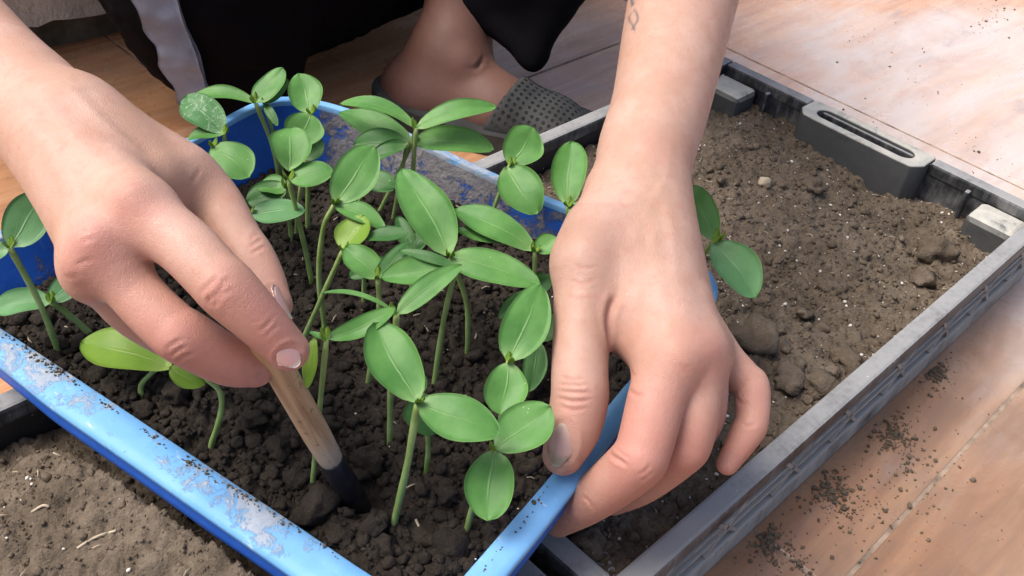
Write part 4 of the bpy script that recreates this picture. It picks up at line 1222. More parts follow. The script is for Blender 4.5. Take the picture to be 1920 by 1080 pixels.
class Skin:
    """surface mesh with the photo pixel of every vertex, for creases and colour"""
    def __init__(self, sdf, lo, hi, vox, smooth=8, keep=None):
        self.sdf = sdf
        self.v, self.f = extract(sdf, lo, hi, vox)
        if keep is not None:                                   # part of the surface only
            x, y, _ = project(self.v)
            k = keep(x, y)
            self.f = self.f[k[self.f].all(1)]
            u = np.unique(self.f); rm = np.zeros(len(self.v), int); rm[u] = np.arange(len(u))
            self.v, self.f = self.v[u], rm[self.f]
        self.v, self.n = settle(sdf, self.v, 1)
        e = np.vstack([self.f[:, [0, 1]], self.f[:, [1, 2]], self.f[:, [2, 3]], self.f[:, [3, 0]]])
        e = np.vstack([e, e[:, ::-1]])
        cnt = np.bincount(e[:, 0], minlength=len(self.v))[:, None]
        def avg(a):
            return np.stack([np.bincount(e[:, 0], a[e[:, 1], k], minlength=len(self.v)) for k in range(3)], -1) / cnt
        for _ in range(smooth):
            self.v = self.v + 0.5 * (avg(self.v) - self.v)
            self.v = self.v - 0.48 * (avg(self.v) - self.v)
        self.n = sdf_normals(sdf, self.v)
        for _ in range(2):
            self.n = self.n + avg(self.n); self.n /= np.linalg.norm(self.n, axis=1)[:, None]
        self.x, self.y, self.d = project(self.v)
        self.flush = np.zeros(len(self.v)); self.tan = np.zeros(len(self.v)); self.ink = np.zeros(len(self.v))
        self.disp = np.zeros(len(self.v))
    def hit(self, px, py, r=5):
        m = np.hypot(self.x - px, self.y - py) < r
        if not m.any(): return self.hit(px, py, r * 2) if r < 200 else self.v[0]
        i = np.where(m)[0]; return self.v[i[np.argmin(self.d[i])]]
    def hit_i(self, px, py, r=5):
        p = self.hit(px, py, r); return int(np.argmin(((self.v - p) ** 2).sum(1)))
    def crease(self, pix, depth, width):
        pts = np.array([self.hit(*q) for q in pix])
        if len(pts) > 2: pts = catmull(pts, 6)
        lo, hi = pts.min(0) - width * 4, pts.max(0) + width * 4
        m = np.where(((self.v > lo) & (self.v < hi)).all(1))[0]
        if not len(m): return
        d = np.full(len(m), 1e9); tpar = np.zeros(len(m))
        for i in range(len(pts) - 1):
            a, ba = pts[i], pts[i+1] - pts[i]
            pa = self.v[m] - a; h = np.clip(pa @ ba / (ba @ ba + 1e-12), 0, 1)
            dd = np.linalg.norm(pa - h[:, None] * ba, axis=1)
            up = dd < d; d[up] = dd[up]; tpar[up] = (i + h[up]) / (len(pts) - 1)
        fade = np.clip(np.minimum(tpar, 1 - tpar) * 5, 0.15, 1)
        self.disp[m] -= depth * fade * (np.exp(-(d / width) ** 2) - 0.35 * np.exp(-((d - 2.2 * width) / (1.1 * width)) ** 2))
        self.flush[m] = np.maximum(self.flush[m], 0.35 * fade * np.exp(-(d / width) ** 2))
    def blush(self, px, py, rad, amt, at=None):
        p = self.hit(px, py) if at is None else at
        d = np.linalg.norm(self.v - p, axis=1)
        self.flush += amt * np.exp(-(d / rad) ** 2)
    def bumpy(self, px, py, rad, amt):
        d = np.linalg.norm(self.v - self.hit(px, py), axis=1)
        self.disp += amt * np.exp(-(d / rad) ** 2)
    def done(self):
        self.v = self.v + self.n * self.disp[:, None]
        return self
def nail(skin, px, py, axis_px, length, width, curl, parent, mat, lift=0.0004, nrm=None, dnz=0.0):
    """fingernail plate laid on the skin, centre at a photo pixel, axis towards the finger tip"""
    i = skin.hit_i(px, py)
    c = skin.v[i]
    near = np.linalg.norm(skin.v - c, axis=1) < width * 0.45
    n = _unit(skin.n[near].mean(0)) if nrm is None else _unit(nrm)
    dd = depth_of(c)
    a = P(px + axis_px[0], py + axis_px[1], dd + dnz) - P(px, py, dd)
    a = _unit(a - n * (a @ n)); b = np.cross(n, a)
    nu, nv = 15, 13
    U, V = np.meshgrid(np.linspace(-1, 1, nu), np.linspace(-1, 1, nv), indexing='ij')
    w = np.where(U > 0, (1 - np.abs(U) ** 2.4 * 0.50), (1 - np.abs(U) ** 2.4 * 0.40))
    ends = np.sqrt(np.clip(1 - np.abs(V) ** 2.4, 0, 1))
    Uu = U * (0.42 + 0.58 * ends)
    S_ = V * w * width / 2
    h = -(S_ ** 2) / (2 * curl) - 0.05 * length * (Uu ** 2) * 0.5
    edge = np.maximum(np.abs(U), np.abs(V))
    X = c + a * (Uu * length / 2)[..., None] + b * S_[..., None] + n * (h + lift - 0.0007 * np.clip(edge - 0.86, 0, 1) / 0.14 * (U < 0.85))[..., None]
    top = X.reshape(-1, 3); bot = top - n * 0.0009
    k = np.arange(nu-1)[:, None] * nv + np.arange(nv-1)[None, :]
    q = np.stack([k, k+nv, k+nv+1, k+1], -1).reshape(-1, 4); N = len(top)
    rim = np.concatenate([np.arange(nv), np.arange(1, nu) * nv + nv - 1, (nu-1) * nv + np.arange(nv-2, -1, -1), np.arange(nu-2, 0, -1) * nv]); r2 = np.roll(rim, -1)
    uv = np.c_[U.ravel(), V.ravel()]
    me = fast_mesh('fingernail', np.vstack([top, bot]), np.vstack([q[:, ::-1], q + N, np.stack([rim, r2, r2 + N, rim + N], -1)]), uv=np.vstack([uv, uv]))
    # nail fold in the skin around the plate
    rel = skin.v - c; uu = rel @ a / (length / 2); vv = rel @ b / (width / 2); hh = np.abs(rel @ n)
    rr = np.sqrt(uu ** 2 * 1.0 + vv ** 2)
    m = hh < 0.006
    skin.disp += np.where(m & (uu < 0.8), 0.00035 * np.exp(-((rr - 1.18) / 0.14) ** 2), 0)
    skin.disp -= np.where(m, 0.0005 * np.clip(1 - rr, 0, 1), 0)
    return obj('fingernail', me, M[mat], parent)
# --- hand holding the dibber (image left): right hand, back of the hand towards the camera
wr = P(72, 208, .415); fa = P(-70, 80, .455); el = P(-360, -220, .575); sh = P(-60, -760, .80)
i_m, m_m, r_m, l_m = P(262, 398, .363), P(196, 466, .361), P(180, 505, .368), P(212, 515, .390)
armA = Tube([sh, P(-330, -420, .66), el, fa, wr, P(160, 290, .395)], [.046, .044, .040, .0258, .0226, .0185])
palmA = Group([armA,
    Cone(P(110, 230, .405), i_m, .0165, .0112), Cone(P(95, 240, .404), m_m, .0165, .0108), Cone(P(105, 260, .406), r_m, .0160, .0082), Cone(P(130, 275, .412), l_m, .0140, .0080),
    Cone(P(150, 232, .406), P(335, 330, .408), .0165, .0130),           # thumb metacarpal
    Cone(P(225, 320, .400), P(310, 385, .404), .013, .0105),            # muscle between thumb and index
    Cone(P(150, 245, .402), P(285, 335, .394), .0165, .0115),
    Cone(i_m, m_m, .0100, .0098), Cone(m_m, r_m, .0096, .0085), Cone(r_m, l_m, .0085, .0078),
], .011)
idx = Tube([P(200, 340, .386), i_m, P(345, 460, .354), P(400, 516, .349), P(430, 546, .348), P(490, 606, .352), P(541, 657, .358)], [0.01, 0.01139, 0.01071, 0.01033, 0.01052, 0.00897, 0.00753], kj=.007)
mid = Tube([P(150, 400, .384), m_m, P(258, 552, .360), P(318, 612, .358), P(350, 634, .359), P(425, 676, .369), P(478, 690, .376)], [0.0095, 0.01061, 0.00984, 0.00994, 0.01023, 0.00926, 0.00733], kj=.006)
rin = Tube([r_m, P(240, 582, .384), P(335, 640, .400), P(415, 670, .406)], [.0086, .0086, .0084, .0075], kj=.005)
lit = Tube([l_m, P(240, 580, .405), P(310, 630, .418), P(360, 660, .42)], [.0085, .0080, .0074, .0065], kj=.005)
thu = Tube([P(250, 280, .408), P(335, 328, .410), P(394, 372, .412), P(442, 450, .406), P(466, 488, .402), P(488, 530, .397), P(509, 572, .391)], [0.0105, 0.01197, 0.01159, 0.01064, 0.01083, 0.01007, 0.00798], kj=.008)
handA = Hand(palmA, [idx, mid, rin, lit, thu], kf=.0005)
loA, hiA = bounds([sh, el, P(-330, -420, .66), fa, wr, i_m, l_m, P(560, 690, .35), P(534, 590, .42), P(400, 760, .42)], .055)

# --- hand gripping the rim (image right): left hand, back of the hand towards the camera, thumb on top of the rim
wrB = P(1206, 318, .482); faB = P(1280, 0, .560); elB = P(1355, -330, .66); shB = P(1130, -800, .84)
iB, mB, rB, lB = P(1258, 660, .427), P(1296, 664, .434), P(1312, 656, .450), P(1312, 645, .467)
armB = Tube([shB, P(1310, -520, .72), elB, faB, P(1240, 190, .510), wrB, P(1225, 460, .458)], [.046, .043, .039, .0300, .0248, .0228, .0170])
palmB = Group([armB,
    Cone(P(1195, 380, .472), iB, .0165, .0138), Cone(P(1205, 380, .474), mB, .0165, .0132), Cone(P(1215, 380, .480), rB, .0160, .0114), Cone(P(1215, 380, .488), lB, .0150, .0105),
    Cone(P(1165, 370, .472), P(1098, 490, .446), .0165, .0150),         # thumb metacarpal
    Cone(P(1160, 430, .458), P(1185, 575, .440), .0140, .0125),         # web muscle
    Cone(P(1135, 600, .444), P(1205, 642, .438), .0085, .0110),         # fold of the web
    Cone(iB, mB, .0122, .0118), Cone(mB, rB, .0118, .0105), Cone(rB, lB, .0105, .0098),
], .011)
idB = Tube([P(1240, 560, .440), iB, P(1232, 745, .419), P(1208, 838, .414), P(1188, 872, .415), P(1110, 935, .432), P(1048, 975, .452)], [0.0122, 0.01306, 0.01229, 0.01171, 0.01171, 0.00998, 0.00768], kj=.008)
miB = Tube([P(1280, 580, .444), mB, P(1302, 750, .428), P(1290, 824, .428), P(1270, 850, .432), P(1205, 905, .455), P(1150, 935, .470)], [0.0118, 0.01216, 0.01121, 0.01083, 0.01083, 0.0095, 0.00779], kj=.007)
riB = Tube([rB, P(1324, 735, .447), P(1312, 800, .452), P(1255, 865, .474), P(1200, 890, .486)], [0.011, 0.00979, 0.00922, 0.00826, 0.0072], kj=.005)
liB = Tube([P(1300, 622, .472), P(1335, 655, .468), P(1392, 708, .461), P(1409, 728, .459), P(1410, 790, .449), P(1398, 815, .447), P(1364, 870, .445)], [.0095, .0100, .0086, .0084, .0074, .0072, .0050], kj=.008)
thB = Tube([P(1120, 440, .455), P(1100, 500, .446), P(1090, 610, .434), P(1087, 700, .427), P(1087, 745, .425), P(1076, 800, .424), P(1056, 852, .424)], [0.0145, 0.01407, 0.01222, 0.01222, 0.01242, 0.01164, 0.00892], kj=.008)
handB = Hand(palmB, [idB, miB, riB, liB, thB], kf=.0005)
loB, hiB = bounds([shB, elB, faB, wrB, iB, P(1030, 990, .45), P(1052, 862, .42), P(1430, 880, .44), P(1200, 920, .49)], .05)
# --- leg, foot and trousers
foot_prims = [
    Cone(P(915, -330, .86), P(880, -40, .865), .045, .033), Cone(P(880, -40, .865), P(846, 92, .868), .033, .030),
    Cone(P(835, 60, .885), P(772, 150, .885), .020, .022), Ball(P(768, 172, .880), .024), Cone(P(846, 92, .868), P(800, 178, .868), .029, .026),
    Cone(P(840, 118, .866), P(925, 196, .862), .028, .024), Cone(P(800, 185, .868), P(930, 215, .858), .023, .023),
    Cone(P(925, 196, .862), P(1035, 240, .860), .024, .020), Cone(P(930, 215, .858), P(1040, 262, .845), .023, .018),
    Cone(P(1035, 240, .865), P(1110, 268, .868), .019, .013), Cone(P(1040, 262, .845), P(1115, 300, .845), .017, .011),
]
foot = Group(foot_prims, .018)
mal = Ball(P(868, 118, .845), .010)
foot2 = Group([foot, mal], .014)
hips = P(640, -330, 1.06); chest = P(560, -900, .98)
k_r, k_l = P(290, -330, .70), P(1080, -420, .74)
trs = Group([
    Tube([P(492, 290, .815), P(484, 215, .812), P(462, 130, .805), P(420, 30, .79), P(360, -120, .745), k_r], [.026, .033, .045, .070, .082, .086]),
    Cone(P(490, -68, .835), P(735, -185, .90), .083, .090), Cone(k_r, hips, .086, .110),
    Cone(P(735, -185, .90), hips, .09, .115), Cone(k_l, hips, .086, .110),
    Cone(P(1000, 114, .84), P(1072, -90, .82), .0050, .034), Cone(P(998, 112, .84), P(880, -10, .855), .0050, .020), Cone(P(880, -10, .855), P(908, -95, .855), .020, .036), Cone(P(1000, 100, .85), P(985, -110, .85), .010, .058),
    Cone(P(985, -110, .85), k_l, .062, .085),
], .018)
# ------------------------------------------------------------------ the person
person = empty('person', (0.45, 0.62, 0.0))
tag(person, 'squatting person in black trousers pushing a wooden dibber into the tub with bare hands', 'person')
near = lambda x, y: (x > -70) & (y > -70)
far = lambda x, y: (x < -40) | (y < -40)
fA = bounds([P(-150, -20, .49), P(-110, 260, .45), P(60, -110, .48), fa, wr, i_m, l_m, P(560, 690, .35), P(534, 590, .42), P(400, 740, .42)], .04)
A_ = Skin(handA, *fA, .0010, keep=near)

fB = bounds([P(1285, -100, .60), wrB, iB, P(1030, 990, .45), P(1052, 862, .42), P(1430, 880, .44), P(1200, 920, .49)], .036)
B_ = Skin(handB, *fB, .0010, keep=near)

# creases, knuckles, colour of the dibber hand
def oval(cx, cy, a, bb, rot, n=14, part=1.0):
    c_, s_ = math.cos(rot), math.sin(rot)
    return [(cx + a * math.cos(q) * c_ - bb * math.sin(q) * s_, cy + a * math.cos(q) * s_ + bb * math.sin(q) * c_) for q in np.linspace(0.4, 0.4 + 6.28 * part, n)]
for pix, dp, wd in [
    (oval(413, 548, 17, 32, .78, 14, .8), .00030, .0008),
    ([(385, 569), (405, 552), (430, 524)], .00080, .0009), ([(396, 578), (418, 558), (440, 537)], .0006, .0009), ([(374, 556), (392, 537), (412, 516)], .0005, .0009),
    (oval(338, 660, 15, 26, .95, 12, .6), .00025, .0008),
    ([(316, 672), (335, 657), (354, 650)], .00080, .0009), ([(308, 658), (325, 647), (345, 640)], .0005, .0009), ([(330, 684), (345, 670), (364, 663)], .0005, .0009),
    ([(488, 624), (503, 612), (516, 598)], .0004, .0008), ([(498, 634), (512, 622), (526, 608)], .0004, .0008),
    ([(468, 462), (482, 453), (494, 446)], .0006, .0009), ([(472, 474), (486, 465), (500, 458)], .0005, .0009), ([(466, 450), (478, 442), (490, 436)], .0004, .0009),
    ([(362, 346), (370, 330), (380, 314)], .0003, .0010), ([(145, 500), (158, 492), (172, 490)], .0004, .0009), ([(122, 520), (135, 522), (152, 525)], .0004, .0009), ([(126, 512), (140, 513), (154, 516)], .0003, .0009),
    ([(150, 442), (165, 434), (182, 431)], .0003, .0009), ([(154, 456), (168, 448), (184, 446)], .0003, .0009), ([(230, 362), (245, 352), (262, 350)], .0003, .001),
]: A_.crease(pix, dp * .75, wd * .85)
for px, py, r_, a_ in [(250, 385, .011, .55), (168, 455, .010, .55), (135, 520, .009, .5), (410, 548, .010, .30), (340, 660, .011, .42), (470, 700, .016, .45), (530, 650, .013, .45), (300, 700, .018, .25), (500, 560, .014, .3), (230, 560, .02, .25)]:
    A_.blush(px, py, r_, a_)
for px, py, r_, h_ in [(246, 356, .0075, .0026), (164, 444, .007, .0022), (134, 506, .0065, .0016), (412, 546, .007, .0007), (338, 656, .007, .0007)]:
    A_.bumpy(px, py, r_, h_)
along = np.clip(((A_.x - 190) * .62 + (A_.y - 400) * .78) / 330, 0, 1)
A_.flush += 0.10 + 0.44 * along * (0.75 + 0.35 * fbm(A_.v * 45, 3, 5))
A_.tan += 0.10 * along
A_.flush += 0.12 * np.clip(fbm(A_.v * 30, 3, 15), 0, 1)
# and of the hand on the rim
for pix, dp, wd in [
    ([(1042, 718), (1070, 724), (1106, 720)], .0006, .0009), ([(1040, 731), (1072, 738), (1112, 733)], .0008, .0009), ([(1042, 744), (1075, 752), (1112, 746)], .0007, .0009),
    ([(1050, 708), (1075, 711), (1100, 708)], .0004, .0009), ([(1046, 760), (1072, 766), (1104, 760)], .0004, .0009),
    ([(1147, 655), (1145, 610), (1148, 575), (1158, 545)], .0020, .0018), ([(1176, 728), (1190, 738), (1204, 740)], .0007, .0010), ([(1172, 690), (1182, 700), (1190, 702)], .0004, .0009),
    ([(1138, 848), (1156, 862), (1172, 874)], .0012, .0011), ([(1150, 838), (1166, 850), (1178, 860)], .0005, .0009), ([(1196, 895), (1208, 886), (1222, 872)], .0005, .0009), ([(1204, 905), (1216, 895), (1228, 882)], .0004, .0009),
    ([(1272, 682), (1284, 686), (1298, 688)], .0003, .0009), ([(1276, 694), (1288, 697), (1298, 698)], .0003, .0009),
    ([(1090, 930), (1100, 940), (1110, 954)], .0006, .0009), ([(1388, 792), (1400, 798), (1414, 792)], .0007, .0009), ([(1374, 742), (1388, 752), (1404, 752)], .0007, .0009),
    ([(1060, 520), (1090, 528), (1125, 522)], .0002, .0010), ([(1056, 550), (1088, 556), (1120, 552)], .0002, .0010), ([(1066, 490), (1095, 500), (1130, 498)], .0002, .001),
]: B_.crease(pix, dp * .8, wd * .85)
for px, py, r_, a_ in [(1345, 650, .012, .42), (1285, 690, .014, .25), (1200, 870, .016, .42), (1120, 950, .018, .35), (1190, 760, .014, .30), (1290, 860, .018, .38), (1385, 860, .012, .45), (1410, 740, .012, .25), (1090, 800, .012, .25), (1240, 270, .012, .25), (1080, 740, .010, .15), (1170, 560, .02, .12)]:
    B_.blush(px, py, r_, a_)
B_.tan += 0.18 * np.clip((720 - B_.y) / 300, 0, 1) * np.clip((1230 - B_.x) / 120, 0, 1) * (B_.y > 380)
alb = np.clip((B_.y - 560) / 300, 0, 1)
B_.flush += 0.08 + 0.34 * alb * (B_.x > 1140) * (0.75 + 0.35 * fbm(B_.v * 45, 3, 6)) + 0.10 * alb
B_.flush += 0.12 * np.clip(fbm(B_.v * 30, 3, 16), 0, 1)
B_.tan += 0.10
# soil on the fingertips
for px, py, r_, a_ in [(1040, 880, .006, .35), (1075, 880, .006, .25), (1060, 965, .010, .25), (1362, 878, .006, .2)]:
    dd_ = np.linalg.norm(B_.v - B_.hit(px, py), axis=1)
    B_.ink += a_ * np.exp(-(dd_ / r_) ** 2) * np.clip(.5 + fbm(B_.v * 400, 3, 9), 0, 1)
for px, py, r_, a_ in [(495, 700, .008, .25), (560, 690, .005, .2), (548, 600, .006, .2)]:
    dd_ = np.linalg.norm(A_.v - A_.hit(px, py), axis=1)
    A_.ink += a_ * np.exp(-(dd_ / r_) ** 2) * np.clip(.5 + fbm(A_.v * 400, 3, 9), 0, 1)
# dark tattoo lines on the inside of the forearm
tx = np.exp(-((B_.x - (1184 + 5 * np.sin(B_.y / 7.0))) / 2.6) ** 2) + np.exp(-((B_.x - (1190 - 6 * np.sin(B_.y / 9.0 + 1))) / 2.4) ** 2)
B_.ink += np.clip(tx, 0, 1) * (B_.y < 62) * (B_.y > -160) * (vnoise(B_.v * 160, 3) > -0.5) * 0.75

for pix, dp, wd in [([(1235, 330), (1262, 430), (1275, 540), (1300, 640)], -.0002, .0026), ([(1215, 360), (1225, 450), (1250, 560), (1262, 640)], -.0002, .0026), ([(1190, 400), (1200, 470), (1235, 530)], -.0001, .0020), ([(1262, 250), (1250, 330), (1215, 400), (1180, 470)], -.00015, .0020)]:
    fl0 = B_.flush.copy(); B_.crease(pix, dp, wd); B_.flush = fl0
for pix, dp, wd in [([(60, 170), (140, 250), (240, 345)], -.0003, .0026), ([(60, 230), (110, 320), (160, 430)], -.0003, .0026), ([(120, 150), (200, 230), (290, 300)], -.0004, .0022)]:
    fl0 = A_.flush.copy(); A_.crease(pix, dp, wd); A_.flush = fl0
for px, py, r_, h_ in [(1284, 668, .009, .0016), (1338, 652, .008, .0012), (1200, 872, .008, .0008), (1087, 738, .009, .0007), (1404, 722, .006, .0006)]:
    B_.bumpy(px, py, r_, h_)
# fingernails
body_parent = person
nail(A_, 546, 670, (24, 26), .0098, .0098, .0070, person, 'nail', nrm=_unit(-c_fwd * .86 + c_down * .18 + c_right * .42))
nail(A_, 536, 566, (20, 44), .0150, .0100, .0080, person, 'nail', nrm=_unit(c_right * .92 - c_fwd * .12 - c_down * .42))
nail(B_, 1048, 834, (-16, 52), .0205, .0130, .0105, person, 'nail_dirty', nrm=_unit(-c_fwd * .93 - c_right * .28 + c_down * .05))
A_.done(); B_.done()

# --- leg and foot
D = .855
loF, hiF = bounds([P(905, -330, .86), P(712, 180, .88), P(1130, 300, .84), P(900, 290, .84)], .05)
F_ = Skin(foot2, loF, hiF, .0022, keep=lambda x, y: y > -90)
for pix, dp, wd in [([(896, 128), (906, 118), (911, 104)], .0012, .0018), ([(880, 128), (894, 126), (906, 118)], .0008, .0018)]:
    F_.crease(pix, dp, wd)
F_.tan += 1.0  # shade under the body painted into the foot's skin colour
for px, py, r_, a_ in [(980, 170, .02, .3), (860, 130, .03, .15), (760, 170, .03, .1)]:
    F_.blush(px, py, r_, a_)
F_.done()
# --- head and neck, above the picture
hd = P(520, -1500, 1.02); nk = P(540, -1180, 1.02)
face = _unit(CAM + np.array([.2, .2, -.1]) - hd); hup = _unit(UPV * .8 + face * .45); hrt = np.cross(face, hup)
hprims = [Ell(hd, [face, hup, hrt], [.095, .120, .077]), Cone(hd - hup * .09, nk - hup * .05, .055, .058),
          Cone(hd + face * .075 + hup * .005, hd + face * .108 - hup * .028, .010, .014), Ball(hd + face * .075 - hup * .095, .026),
          Ell(hd + face * .088 - hup * .058, [face, hup, hrt], [.012, .008, .024]),
          Ell(hd + hrt * .078 - hup * .01, [face, hup, hrt], [.018, .032, .009]), Ell(hd - hrt * .078 - hup * .01, [face, hup, hrt], [.018, .032, .009]),
          Ball(hd + face * .082 + hup * .008 + hrt * .031, .013), Ball(hd + face * .082 + hup * .008 - hrt * .031, .013)]
head = Group(hprims, .012)
trunk = Group([Cone(hips, chest, .10, .11), Cone(chest, nk - hup * .05, .09, .055), Cone(chest, sh, .075, .043), Cone(chest, shB, .075, .043),
               Cone(hips, k_l, .085, .06), Cone(k_l, P(915, -330, .86), .055, .045), Cone(hips, k_r, .085, .06), Cone(k_r, P(455, 60, .80), .055, .036)], .03)
class Union:
    def __init__(self, *f): self.f = f
    def __call__(self, p):
        d = self.f[0](p)
        for g in self.f[1:]: d = smin(d, g(p), .012)
        return d
whole = Union(trunk, handA, handB, foot2, head)
loH, hiH = bounds([hd + .13, hd - .13, hips, k_l, k_r, el, elB, sh, shB, fa, faB, P(455, 60, .80)], .09)
H_ = Skin(whole, loH, hiH, .0050, 3, keep=lambda x, y: (x < -45) | (y < -45)).done()
VS, FS, fl_, tn_, ik_, n0 = [], [], [], [], [], 0
for s_ in (A_, B_, F_, H_):
    VS.append(s_.v); FS.append(s_.f + n0); n0 += len(s_.v)
    fl_.append(np.clip(s_.flush, 0, .85)); tn_.append(np.clip(s_.tan, 0, 1)); ik_.append(np.clip(s_.ink, 0, 1))
obj('body', fast_mesh('body', np.vstack(VS), np.vstack(FS), col={'flush': np.concatenate(fl_), 'tan': np.concatenate(tn_), 'ink': np.concatenate(ik_)}), M['skin'], person)
class Over:
    def __init__(self, f, d): self.f, self.d = f, d
    def __call__(self, p): return self.f(p) - self.d
class Cut:
    """keep what lies on the side of the plane that n points to"""
    def __init__(self, f, c, n, inv=False): self.f, self.c, self.n = f, np.asarray(c), _unit(n)
    def __call__(self, p): return np.maximum(self.f(p), -((p - self.c.astype(np.float32)) @ self.n.astype(np.float32)))
hair = Cut(Ell(hd + hup * .018 - face * .012, [face, hup, hrt], [.100, .118, .086]), hd + hup * .045 - face * .0, _unit(hup * .75 - face * .65))
v, f = extract(hair, hd - .16, hd + .16, .006); v, nn = settle(hair, v, 1)
v = v + nn * (0.004 * fbm(v * 90, 3, 2))[:, None]
obj('hair', fast_mesh('hair', v, f), M['hair'], person)

# --- clothing
loT, hiT = bounds([P(452, 290, .815), k_r, k_l, hips, P(150, 0, .8), P(1110, 0, .85)], .13)
v, f = extract(trs, loT, hiT, .0035); v, nn = settle(trs, v, 1)
px_, py_, pd_ = project(v)
fold = fbm(v @ np.array([[14, 3, 2], [4, 16, 6], [3, 6, 30.]]).T, 3, 8)
v = v + nn * ((0.0045 * fold + 0.0016 * np.abs(fbm(v * 60, 3, 12))) * np.where((px_ > 800) & (py_ > -60), .25, 1.0))[:, None]
trousers = fast_mesh('trousers', v, f)
tro = obj('trousers', trousers, M['black_cloth'], person)
# side stripe: a strip of cloth sewn on the trouser leg
sl = [(246, -60), (262, 10), (285, 60), (300, 95), (318, 130), (336, 168), (352, 205), (366, 240)]
sr = [(318, -60), (338, 10), (352, 50), (372, 95), (384, 135), (396, 170), (412, 205), (428, 240)]
cl, cr_ = catmull(np.array(sl, float), 8), catmull(np.array(sr, float), 8)
cl[:, 0] += 5 * np.sin(cl[:, 1] / 11.0)
rows, ncol = [], 13
def trs_hit(px, py):
    r_ = R_WC @ np.array([(px - CX) / F_PX, (py - CY) / F_PX, 1.0])
    t_ = np.full(len(px) if np.ndim(px) else 1, .62)
    return r_
G = np.linspace(0, 1, ncol)
grid = cl[:, None, :] * (1 - G)[None, :, None] + cr_[:, None, :] * G[None, :, None]
g2 = grid.reshape(-1, 2)
rays = np.stack([(g2[:, 0] - CX) / F_PX, (g2[:, 1] - CY) / F_PX, np.ones(len(g2))], -1) @ R_WC.T
tt = np.full(len(g2), .60)
for _ in range(60):
    tt = tt + np.clip(trs((CAM + rays * tt[:, None]).astype(np.float32)), -.01, .03) * 0.8
    tt = np.minimum(tt, .85)
sp_ = CAM + rays * tt[:, None]
sn = sdf_normals(trs, sp_)
sp_ = sp_ + sn * (0.0062 + 0.0030 * fbm(sp_ * 38, 3, 31))[:, None]
nr = len(cl)
i = np.arange(nr-1)[:, None] * ncol + np.arange(ncol-1)[None, :]
q = np.stack([i, i+ncol, i+ncol+1, i+1], -1).reshape(-1, 4)
back = sp_ - sn * 0.012; N = len(sp_)
rim = np.concatenate([np.arange(ncol), np.arange(1, nr) * ncol + ncol - 1, (nr-1) * ncol + np.arange(ncol-2, -1, -1), np.arange(nr-2, 0, -1) * ncol]); r2 = np.roll(rim, -1)
st = obj('stripe', fast_mesh('stripe', np.vstack([sp_, back]), np.vstack([q, q[:, ::-1] + N, np.stack([r2, rim, rim + N, r2 + N], -1)])), M['stripe_cloth'], tro)
st['label'] = 'grey blue side stripe of the trousers'
st.location = (0, 0, 0)
# T-shirt with short sleeves
shirt = Group([Cone(hips + UPV * .06, chest, .135, .150, face, .75), Cone(chest, sh, .10, .062), Cone(chest, shB, .10, .062),
               Cone(sh, sh * .45 + el * .55, .062, .056), Cone(shB, shB * .45 + elB * .55, .060, .054), Cone(chest, nk - hup * .03, .12, .066)], .05)
loS, hiS = bounds([hips, chest, sh, shB, el, elB, nk], .15)
v, f = extract(shirt, loS, hiS, .010); v, nn = settle(shirt, v, 1)
v = v + nn * (0.008 * fbm(v * 12, 3, 21))[:, None]
obj('tshirt', fast_mesh('tshirt', v, f), M['shirt'], person)

# --- perforated slipper
op_c = P(945, 195, .85)
op_n = _unit(P(1040, 245, .85) - P(930, 190, .85) + 0.35 * (P(985, 140, .85) - P(905, 250, .85)) * 0.0)
e1 = _unit(P(985, 142, .862) - P(900, 252, .845))
op_n = _unit(np.cross(e1, c_fwd)); op_n = op_n if op_n @ (P(1040, 245, .85) - op_c) > 0 else -op_n
op_c = P(942, 197, .853)
upper = Cut(Over(foot, .0055), op_c, op_n)
vu, fu = extract(upper, loF, hiF, .0025)
ux, uy, ud = project(vu)
e_a = _unit(P(1090, 190, .85) - P(985, 142, .86)); e_b = e1
uvx = (vu - op_c) @ e_a / .0056; uvy = (vu - op_c) @ e_b / .0056
perf = np.clip((uvx - 0.9) / .5, 0, 1) * np.clip((12 - uvx) / .5, 0, 1) * np.clip((vu[:, 2] - .022) / .01, 0, 1)
slip = empty('slipper', (op_c[0], op_c[1], 0))
slip.parent = person; slip.location = Vector((op_c[0], op_c[1], 0)) - person.location
obj('upper', fast_mesh('upper', vu, fu, uv=np.c_[uvx, uvy], col={'perf': perf}), M['slipper'], slip)
heel_p, toe_p = np.array([*P(768, 178, .880)[:2], 0]), np.array([*P(1115, 290, .856)[:2], 0])
dirf = _unit(toe_p - heel_p); sidef = np.array([-dirf[1], dirf[0], 0])
Lf = np.linalg.norm(toe_p - heel_p)
outl = []
for a in np.linspace(0, 2 * math.pi, 48, endpoint=False):
    x = -math.cos(a) * (Lf / 2 + .034) + Lf / 2; y = math.sin(a) * (.046 - .010 * math.cos(a) * -1 * (x < Lf * .6))
    w_ = heel_p + dirf * x + sidef * y
    outl.append((w_[0], w_[1]))
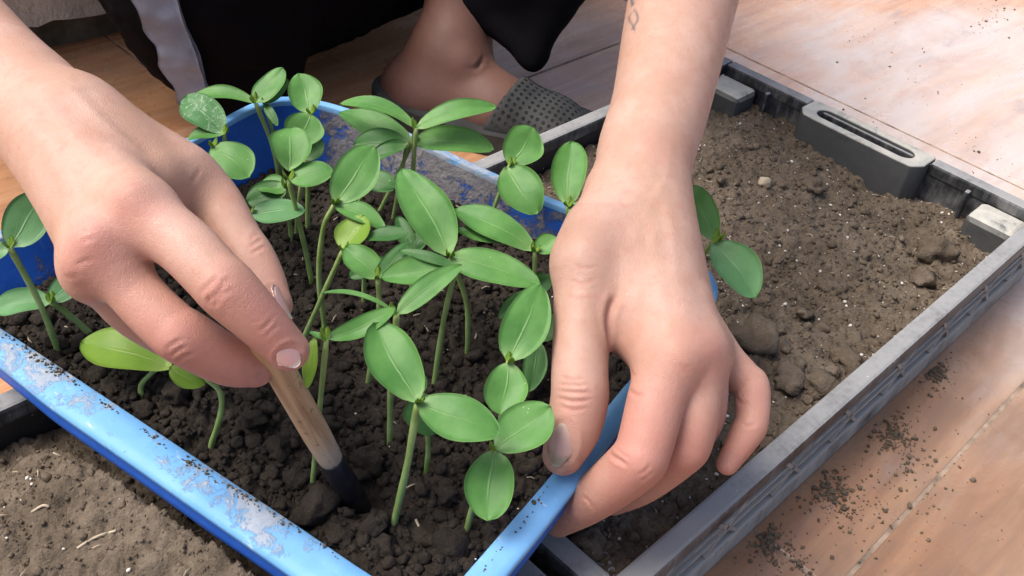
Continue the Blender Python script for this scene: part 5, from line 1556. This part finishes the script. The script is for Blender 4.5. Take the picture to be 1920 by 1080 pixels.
area = sum(outl[i][0] * outl[(i+1) % 48][1] - outl[(i+1) % 48][0] * outl[i][1] for i in range(48))
if area < 0: outl = outl[::-1]
sole = prism('sole', outl, 0.001, 0.020, 0.003)
a_ = sole.attributes.new('perf', 'FLOAT', 'POINT')
obj('sole', sole, M['slipper'], slip)

# ------------------------------------------------------------------ dibber
tipw = Z(672, 952, 0.074)
topw = P(508, 664, .374)
dax = _unit(topw - tipw); Ld = np.linalg.norm(topw - tipw) + .018
dib = empty('wooden_dibber', tipw)
tag(dib, 'short wooden handled dibber with black metal tip held between the fingertips', 'dibber')
rt = Vector(dax).to_track_quat('Z', 'Y').to_matrix()
def lathe(name, prof, mat, squash=1.0):
    m_ = 28; a = np.arange(m_) / m_ * 2 * math.pi
    vs = np.vstack([np.c_[r_ * np.cos(a) * squash, r_ * np.sin(a), np.full(m_, z_)] for r_, z_ in prof])
    i = np.arange(len(prof)-1)[:, None] * m_; k = np.arange(m_)[None, :]; k2 = (k + 1) % m_
    q = np.stack([i + k, i + k2, i + m_ + k2, i + m_ + k], -1).reshape(-1, 4)
    c0, c1 = len(vs), len(vs) + 1
    vs = np.vstack([vs, [[0, 0, prof[0][1]], [0, 0, prof[-1][1]]]])
    k = np.arange(m_); k2 = (k + 1) % m_
    tri = np.vstack([np.stack([np.full(m_, c0), k2, k], -1), np.stack([np.full(m_, c1), (len(prof)-1)*m_ + k, (len(prof)-1)*m_ + k2], -1)])
    me = fast_mesh(name, vs, [q, tri]); me.materials.append(M[mat])
    o = bpy.data.objects.new(name, me); link(o, dib)
    o.rotation_euler = rt.to_euler()
    return o
zc = float(np.linalg.norm(P(615, 842, .430) - tipw))
lathe('metal_tip', [(.0008, -.012), (.0040, -.008), (.0058, .0), (.0060, zc * .5), (.0052, zc), (.0050, zc + .001)], 'metal')
lathe('handle', [(.0047, zc + .0006), (.0051, zc + .0014), (.0054, zc + .006), (.0058, zc + .02), (.0058, Ld * .75), (.0054, Ld - .004), (.0040, Ld)], 'wood')
